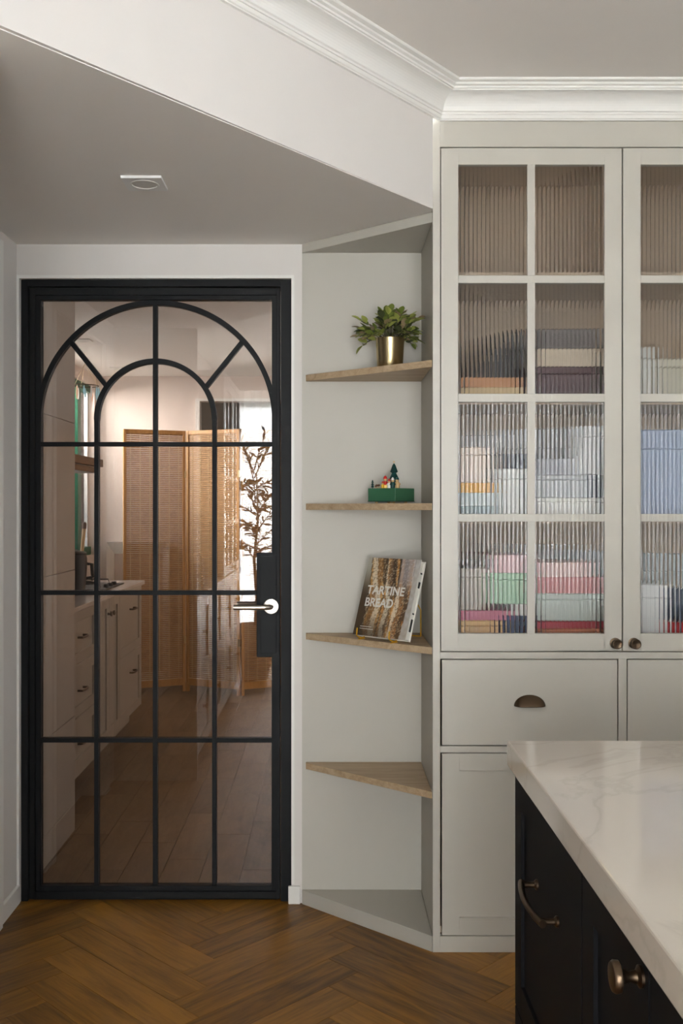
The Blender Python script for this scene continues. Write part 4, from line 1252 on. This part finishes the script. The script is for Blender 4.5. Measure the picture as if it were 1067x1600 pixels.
part('picture', MB().box(i_[0][0] - .002, i_[1][0] + .002, Yfr + 0.046, Yfr + 0.049, wv - .002, fzT - wv + .002), M['art'], fr)

# bamboo folding screen
SZ0, SZ1 = 0.0, 1.893
zig = [(-1.47, 7.06), (-1.046, 7.25), (-0.632, 7.06), (-0.215, 7.25), (0.20, 7.06)]
scr = thing('folding_screen', (-0.63, 7.15, 0), 'bamboo slat folding screen standing before the dark opening', 'screen')
for i in range(4):
    a, b = Vector(zig[i]), Vector(zig[i + 1])
    d = (b - a); Lp = d.length; d.normalize(); nn = Vector((-d.y, d.x))
    def sb(mb, u0, u1, t, z0, z1):
        pts = [a + d * u0 - nn * t, a + d * u1 - nn * t, a + d * u1 + nn * t, a + d * u0 + nn * t]
        return mb.prism([(p.x, p.y) for p in pts], z0, z1)
    u0, u1 = 0.006, Lp - 0.006
    mb = MB()
    sb(mb, u0, u0 + 0.020, 0.011, SZ0, SZ1); sb(mb, u1 - 0.020, u1, 0.011, SZ0, SZ1)
    sb(mb, u0 + .02, u1 - .02, 0.009, SZ1 - 0.028, SZ1); sb(mb, u0 + .02, u1 - .02, 0.009, 0.045, 0.095)
    pf = part('screen_panel', mb, M['bamboo'], scr, 0.001)
    mb = MB()
    z = 0.10
    while z < SZ1 - 0.036:
        sb(mb, u0 + .021, u1 - .021, 0.0025, z, z + 0.0102)
        z += 0.0136
    o = part('slat', mb, M['slat'], pf)
    o['kind'] = 'stuff'
    for k in range(6):
        uu = u0 + 0.05 + (u1 - u0 - 0.10) * k / 5
        part('binding_cord', sb(MB(), uu - .0022, uu + .0022, 0.0042, 0.096, SZ1 - 0.03), M['cord'], pf)
    if i < 3:
        for hz_ in (0.35, 1.55):
            part('hinge', sb(MB(), Lp - 0.016, Lp + 0.004, 0.0125, hz_, hz_ + 0.05), M['brass'], pf)

# ------------------------------------------------------------------ seen mirrored in the door glass: sideboard, planter, curtained window
YM = None
sbF = -0.665
SY0, SY1 = -0.56, 1.90
sd_ = thing('sideboard', (-0.86, 0.7, 0), 'pale drawer sideboard with a glazed hutch along the left wall', 'sideboard')
part('carcass', MB().box(XL, sbF - 0.02, SY0, SY1, 0.08, 0.865), M['greige'], sd_, 0.001)
part('toe_kick', MB().box(XL, sbF - 0.06, SY0, SY1 - 0.02, 0, 0.08), M['greige'], sd_)
part('top_slab', MB().box(XL, sbF + 0.012, SY0, SY1 + 0.012, 0.865, 0.895), M['white'], sd_, 0.002)
def sfront(name, ya, yb, za, zb, rail=0.055):
    mb = MB().box(sbF - 0.02, sbF, ya, ya + rail, za, zb).box(sbF - 0.02, sbF, yb - rail, yb, za, zb).box(sbF - 0.02, sbF, ya + rail, yb - rail, za, za + rail).box(sbF - 0.02, sbF, ya + rail, yb - rail, zb - rail, zb)
    o = part(name, mb, M['greige'], sd_, 0.001)
    part('panel', MB().box(sbF - .018, sbF - .010, ya + rail - .002, yb - rail + .002, za + rail - .002, zb - rail + .002), M['greige'], o)
    part('knob', MB().lathe([(0.008, 0), (0.006, 0.012), (0.014, 0.020), (0.014, 0.026), (0.008, 0.029)], (sbF, (ya + yb) / 2, (za + zb) / 2 + 0.02), 'x', 14), M['bronze'], o, smooth=True)
    return o
part('end_panel', MB().box(XL + 0.002, sbF + 0.012, SY1 + 0.013, SY1 + 0.035, 0, 2.215), M['greige'], sd_, 0.001, label='tall pale end panel')
part('end_edge', MB().box(sbF + 0.0121, sbF + 0.016, SY1 + 0.013, SY1 + 0.035, 0, 2.215), M['greige'], sd_)
ny = 4
for i in range(ny):
    ya = SY0 + (SY1 - SY0) * i / ny + 0.002; yb = SY0 + (SY1 - SY0) * (i + 1) / ny - 0.002
    for (za, zb) in ((0.085, 0.47), (0.474, 0.86)):
        sfront('drawer', ya, yb, za, zb)
UY1 = 0.56
part('hutch_back', MB().box(XL, XL + 0.012, SY0, UY1, 0.895, 2.20), M['inner'], sd_)
part('hutch_case', MB().box(XL + .012, sbF, SY0, SY0 + 0.02, 0.895, 2.20).box(XL + .012, sbF, UY1 - 0.02, UY1, 0.895, 2.20).box(XL + .012, sbF, SY0 + .02, UY1 - .02, 2.16, 2.20), M['greige'], sd_, 0.001)
for z in (1.22, 1.54, 1.86):
    part('hutch_shelf', MB().box(XL + 0.013, sbF - 0.04, SY0 + .021, UY1 - .021, z - .018, z), M['inner'], sd_)
mb = MB()
ym = (SY0 + UY1) / 2
for (ya, yb) in ((SY0 + .022, ym - .001), (ym + .001, UY1 - .022)):
    dd = part('hutch_door', MB().box(sbF - .02, sbF, ya, ya + .045, .90, 2.155).box(sbF - .02, sbF, yb - .045, yb, .90, 2.155).box(sbF - .02, sbF, ya + .045, yb - .045, .90, .955).box(sbF - .02, sbF, ya + .045, yb - .045, 2.10, 2.155), M['greige'], sd_, 0.001)
    for z in (1.24, 1.53, 1.82):
        part('glazing_bar', MB().box(sbF - .018, sbF - .002, ya + .045, yb - .045, z - .011, z + .011), M['greige'], dd)
    part('glazing_bar', MB().box(sbF - .018, sbF - .002, (ya + yb) / 2 - .011, (ya + yb) / 2 + .011, .955, 2.10), M['greige'], dd)
    part('glass_pane', MB().box(sbF - .012, sbF - .009, ya + .045, yb - .045, .955, 2.10), M['clearglass'], dd)
    part('knob', MB().lathe([(0.008, 0), (0.006, 0.012), (0.013, 0.018), (0.013, 0.024), (0.008, 0.027)], (sbF, yb - 0.022 if ya < ym - .1 and yb < ym else ya + 0.022, 0.93), 'x', 12), M['bronze'], dd, smooth=True)
bt = (-0.715, 1.46, 0.895)
bo = thing('glass_bottle', bt, 'clear glass bottle standing on the sideboard', 'bottle')
part('bottle_body', MB().lathe([(0.036, 0), (0.038, 0.006), (0.038, 0.14), (0.032, 0.17), (0.014, 0.20), (0.013, 0.235), (0.016, 0.238), (0.016, 0.245), (0.011, 0.246)], bt, 'z', 24), M['clearglass'], bo, smooth=True)
part('stopper', MB().lathe([(0.011, 0.246), (0.013, 0.252), (0.013, 0.268), (0.006, 0.272)], bt, 'z', 16), M['white'], bo, smooth=True)
# olive tree
OX, OY = -0.585, -1.03
ot = thing('olive_tree', (OX, OY, 0), 'tall leafy olive tree in a pale tapered planter by the curtain', 'tree')
part('planter', MB().lathe([(0.10, 0), (0.105, 0.005), (0.150, 0.41), (0.155, 0.415), (0.148, 0.418), (0.142, 0.41), (0.135, 0.36)], (OX, OY, 0), 'z', 36), M['clay'], ot, smooth=True)
part('soil', MB().lathe([(0.136, 0.35), (0.138, 0.37), (0.06, 0.385), (0.01, 0.388)], (OX, OY, 0), 'z', 24), M['soil'], ot)
trunk = [(OX, OY, 0.37), (OX + .012, OY, .62), (OX - .008, OY + .02, .92), (OX + .02, OY, 1.25), (OX + .01, OY, 1.6)]
part('trunk', MB().tube(trunk, 0.014, 10, rs=[0.017, 0.015, 0.012, 0.009, 0.005]), M['bark'], ot, smooth=True)
olm = leaf_mesh(0.085, 0.024, M['olive'], cup=0.08)
rnd = random.Random(5)
nl = 0
for i in range(24):
    t = i / 23
    zz = 0.88 + 0.75 * t
    base = Vector((OX + 0.01 * math.sin(5 * t), OY, zz))
    az = i * 2.4
    Lb = (0.30 - 0.12 * t) * rnd.uniform(0.8, 1.1)
    e = base + Vector((math.cos(az) * Lb * 0.82, math.sin(az) * Lb * 0.82, rnd.uniform(0.02, 0.24)))
    e.x = max(e.x, sbF - 0.06) if e.y > SY0 - 0.1 else max(e.x, XL + 0.1)
    if i >= 20:
        e = base + Vector((math.cos(az) * 0.10 + (0.06 if i % 2 else -0.03), math.sin(az) * 0.1, 0.30))
    mid = (base + e) / 2 + Vector((0, 0, 0.02))
    part('branch', MB().tube([base, mid, e], 0.004, 6, rs=[0.006, 0.004, 0.002]), M['bark'], ot)
    for k in range(12):
        s_ = 0.22 + 0.78 * k / 11
        p = base * (1 - s_) ** 2 + mid * 2 * s_ * (1 - s_) + e * s_ * s_
        tg = (e - base).normalized()
        sv = tg.cross(Vector((rnd.uniform(-.4, .4), rnd.uniform(-.4, .4), 1))).normalized() * (1 if k % 2 else -1)
        place_leaf(olm, ot, p, tg * 0.7 + sv * 0.8 + Vector((0, 0, rnd.uniform(-.5, .6))), rnd.uniform(-1, 1), rnd.uniform(0.75, 1.2))
# rear window and sheer curtains
w1 = thing('window_1', (0.1, YR, 0.12), 'wide white framed window behind sheer curtains', 'window', kind='structure')
mb = MB()
mb.box(-0.98, -0.92, YR - 0.08, YR - 0.02, 0.12, 2.3).box(RW - 0.06, RW, YR - 0.08, YR - 0.02, 0.12, 2.3).box(-0.92, RW - 0.06, YR - 0.08, YR - 0.02, 2.24, 2.3).box(-0.92, RW - 0.06, YR - 0.08, YR - 0.02, 0.12, 0.18)
part('window_frame', mb, M['trim'], w1, 0.003)
ww = (RW - 0.06 + 0.92) / 3
for i in range(1, 3):
    part('mullion', MB().box(-0.92 + ww * i - 0.025, -0.92 + ww * i + 0.025, YR - 0.075, YR - 0.025, 0.18, 2.24), M['trim'], w1, 0.002)
for i in range(3):
    a = -0.92 + ww * i; b = a + ww
    part('glass_pane', MB().box(a + (0.025 if i else 0), b - (0.025 if i < 2 else 0), YR - 0.053, YR - 0.047, 0.18, 2.24), M['clearglass'], w1)
def curtain(x0, x1, label, seed):
    r = random.Random(seed)
    N = int((x1 - x0) / 0.006)
    vs, fs = [], []
    ph_, y = r.uniform(0, 6), 0
    for i in range(N + 1):
        x = x0 + (x1 - x0) * i / N
        yy = YR + 0.13 + 0.055 * math.sin(2 * PI * x / 0.12 + ph_ + 0.7 * math.sin(9 * x)) + 0.012 * math.sin(2 * PI * x / 0.047)
        vs += [(x, yy, 0.015), (x, YR + 0.13 + (yy - YR - 0.13) * 0.7, 2.37)]
    for i in range(N):
        fs.append((2 * i, 2 * i + 2, 2 * i + 3, 2 * i + 1))
    o = part('sheer_curtain', MB()._add(vs, fs), M['sheer'], None, smooth=True)
    tag(o, label, 'curtain')
curtain(-1.02, 0.14, 'sheer white curtain hanging behind the olive tree', 1)
curtain(0.17, 1.27, 'sheer white curtain hanging clear of the olive tree', 2)
rod = part('curtain_rail', MB().box(-1.05, 1.31, YR + 0.10, YR + 0.16, 2.37, 2.40).box(-1.05, 1.31, YR, YR + 0.10, 2.385, 2.395), M['trim'], None, 0.002)
tag(rod, 'white curtain rail above the rear window', 'rail')
# unseen window added in the right wall for light from that side
w3 = thing('added_window', (XR, -0.35, 1.10), 'unseen white framed window added in the right wall for side light', 'window', kind='structure')
mb = MB()
mb.box(XR + 0.02, XR + 0.08, -1.75, -1.69, 1.10, 2.45).box(XR + 0.02, XR + 0.08, 0.99, 1.05, 1.10, 2.45).box(XR + 0.02, XR + 0.08, -1.69, 0.99, 2.39, 2.45).box(XR + 0.02, XR + 0.08, -1.69, 0.99, 1.10, 1.16)
part('window_frame', mb, M['trim'], w3, 0.003)
for i in range(1, 3):
    ym = -1.69 + 2.68 * i / 3
    part('mullion', MB().box(XR + .025, XR + .075, ym - .022, ym + .022, 1.16, 2.39), M['trim'], w3, 0.002)
for i in range(3):
    a = -1.69 + 2.68 * i / 3; b = a + 2.68 / 3
    part('glass_pane', MB().box(XR + .047, XR + .053, a + .022, b - .022, 1.16, 2.39), M['clearglass'], w3)
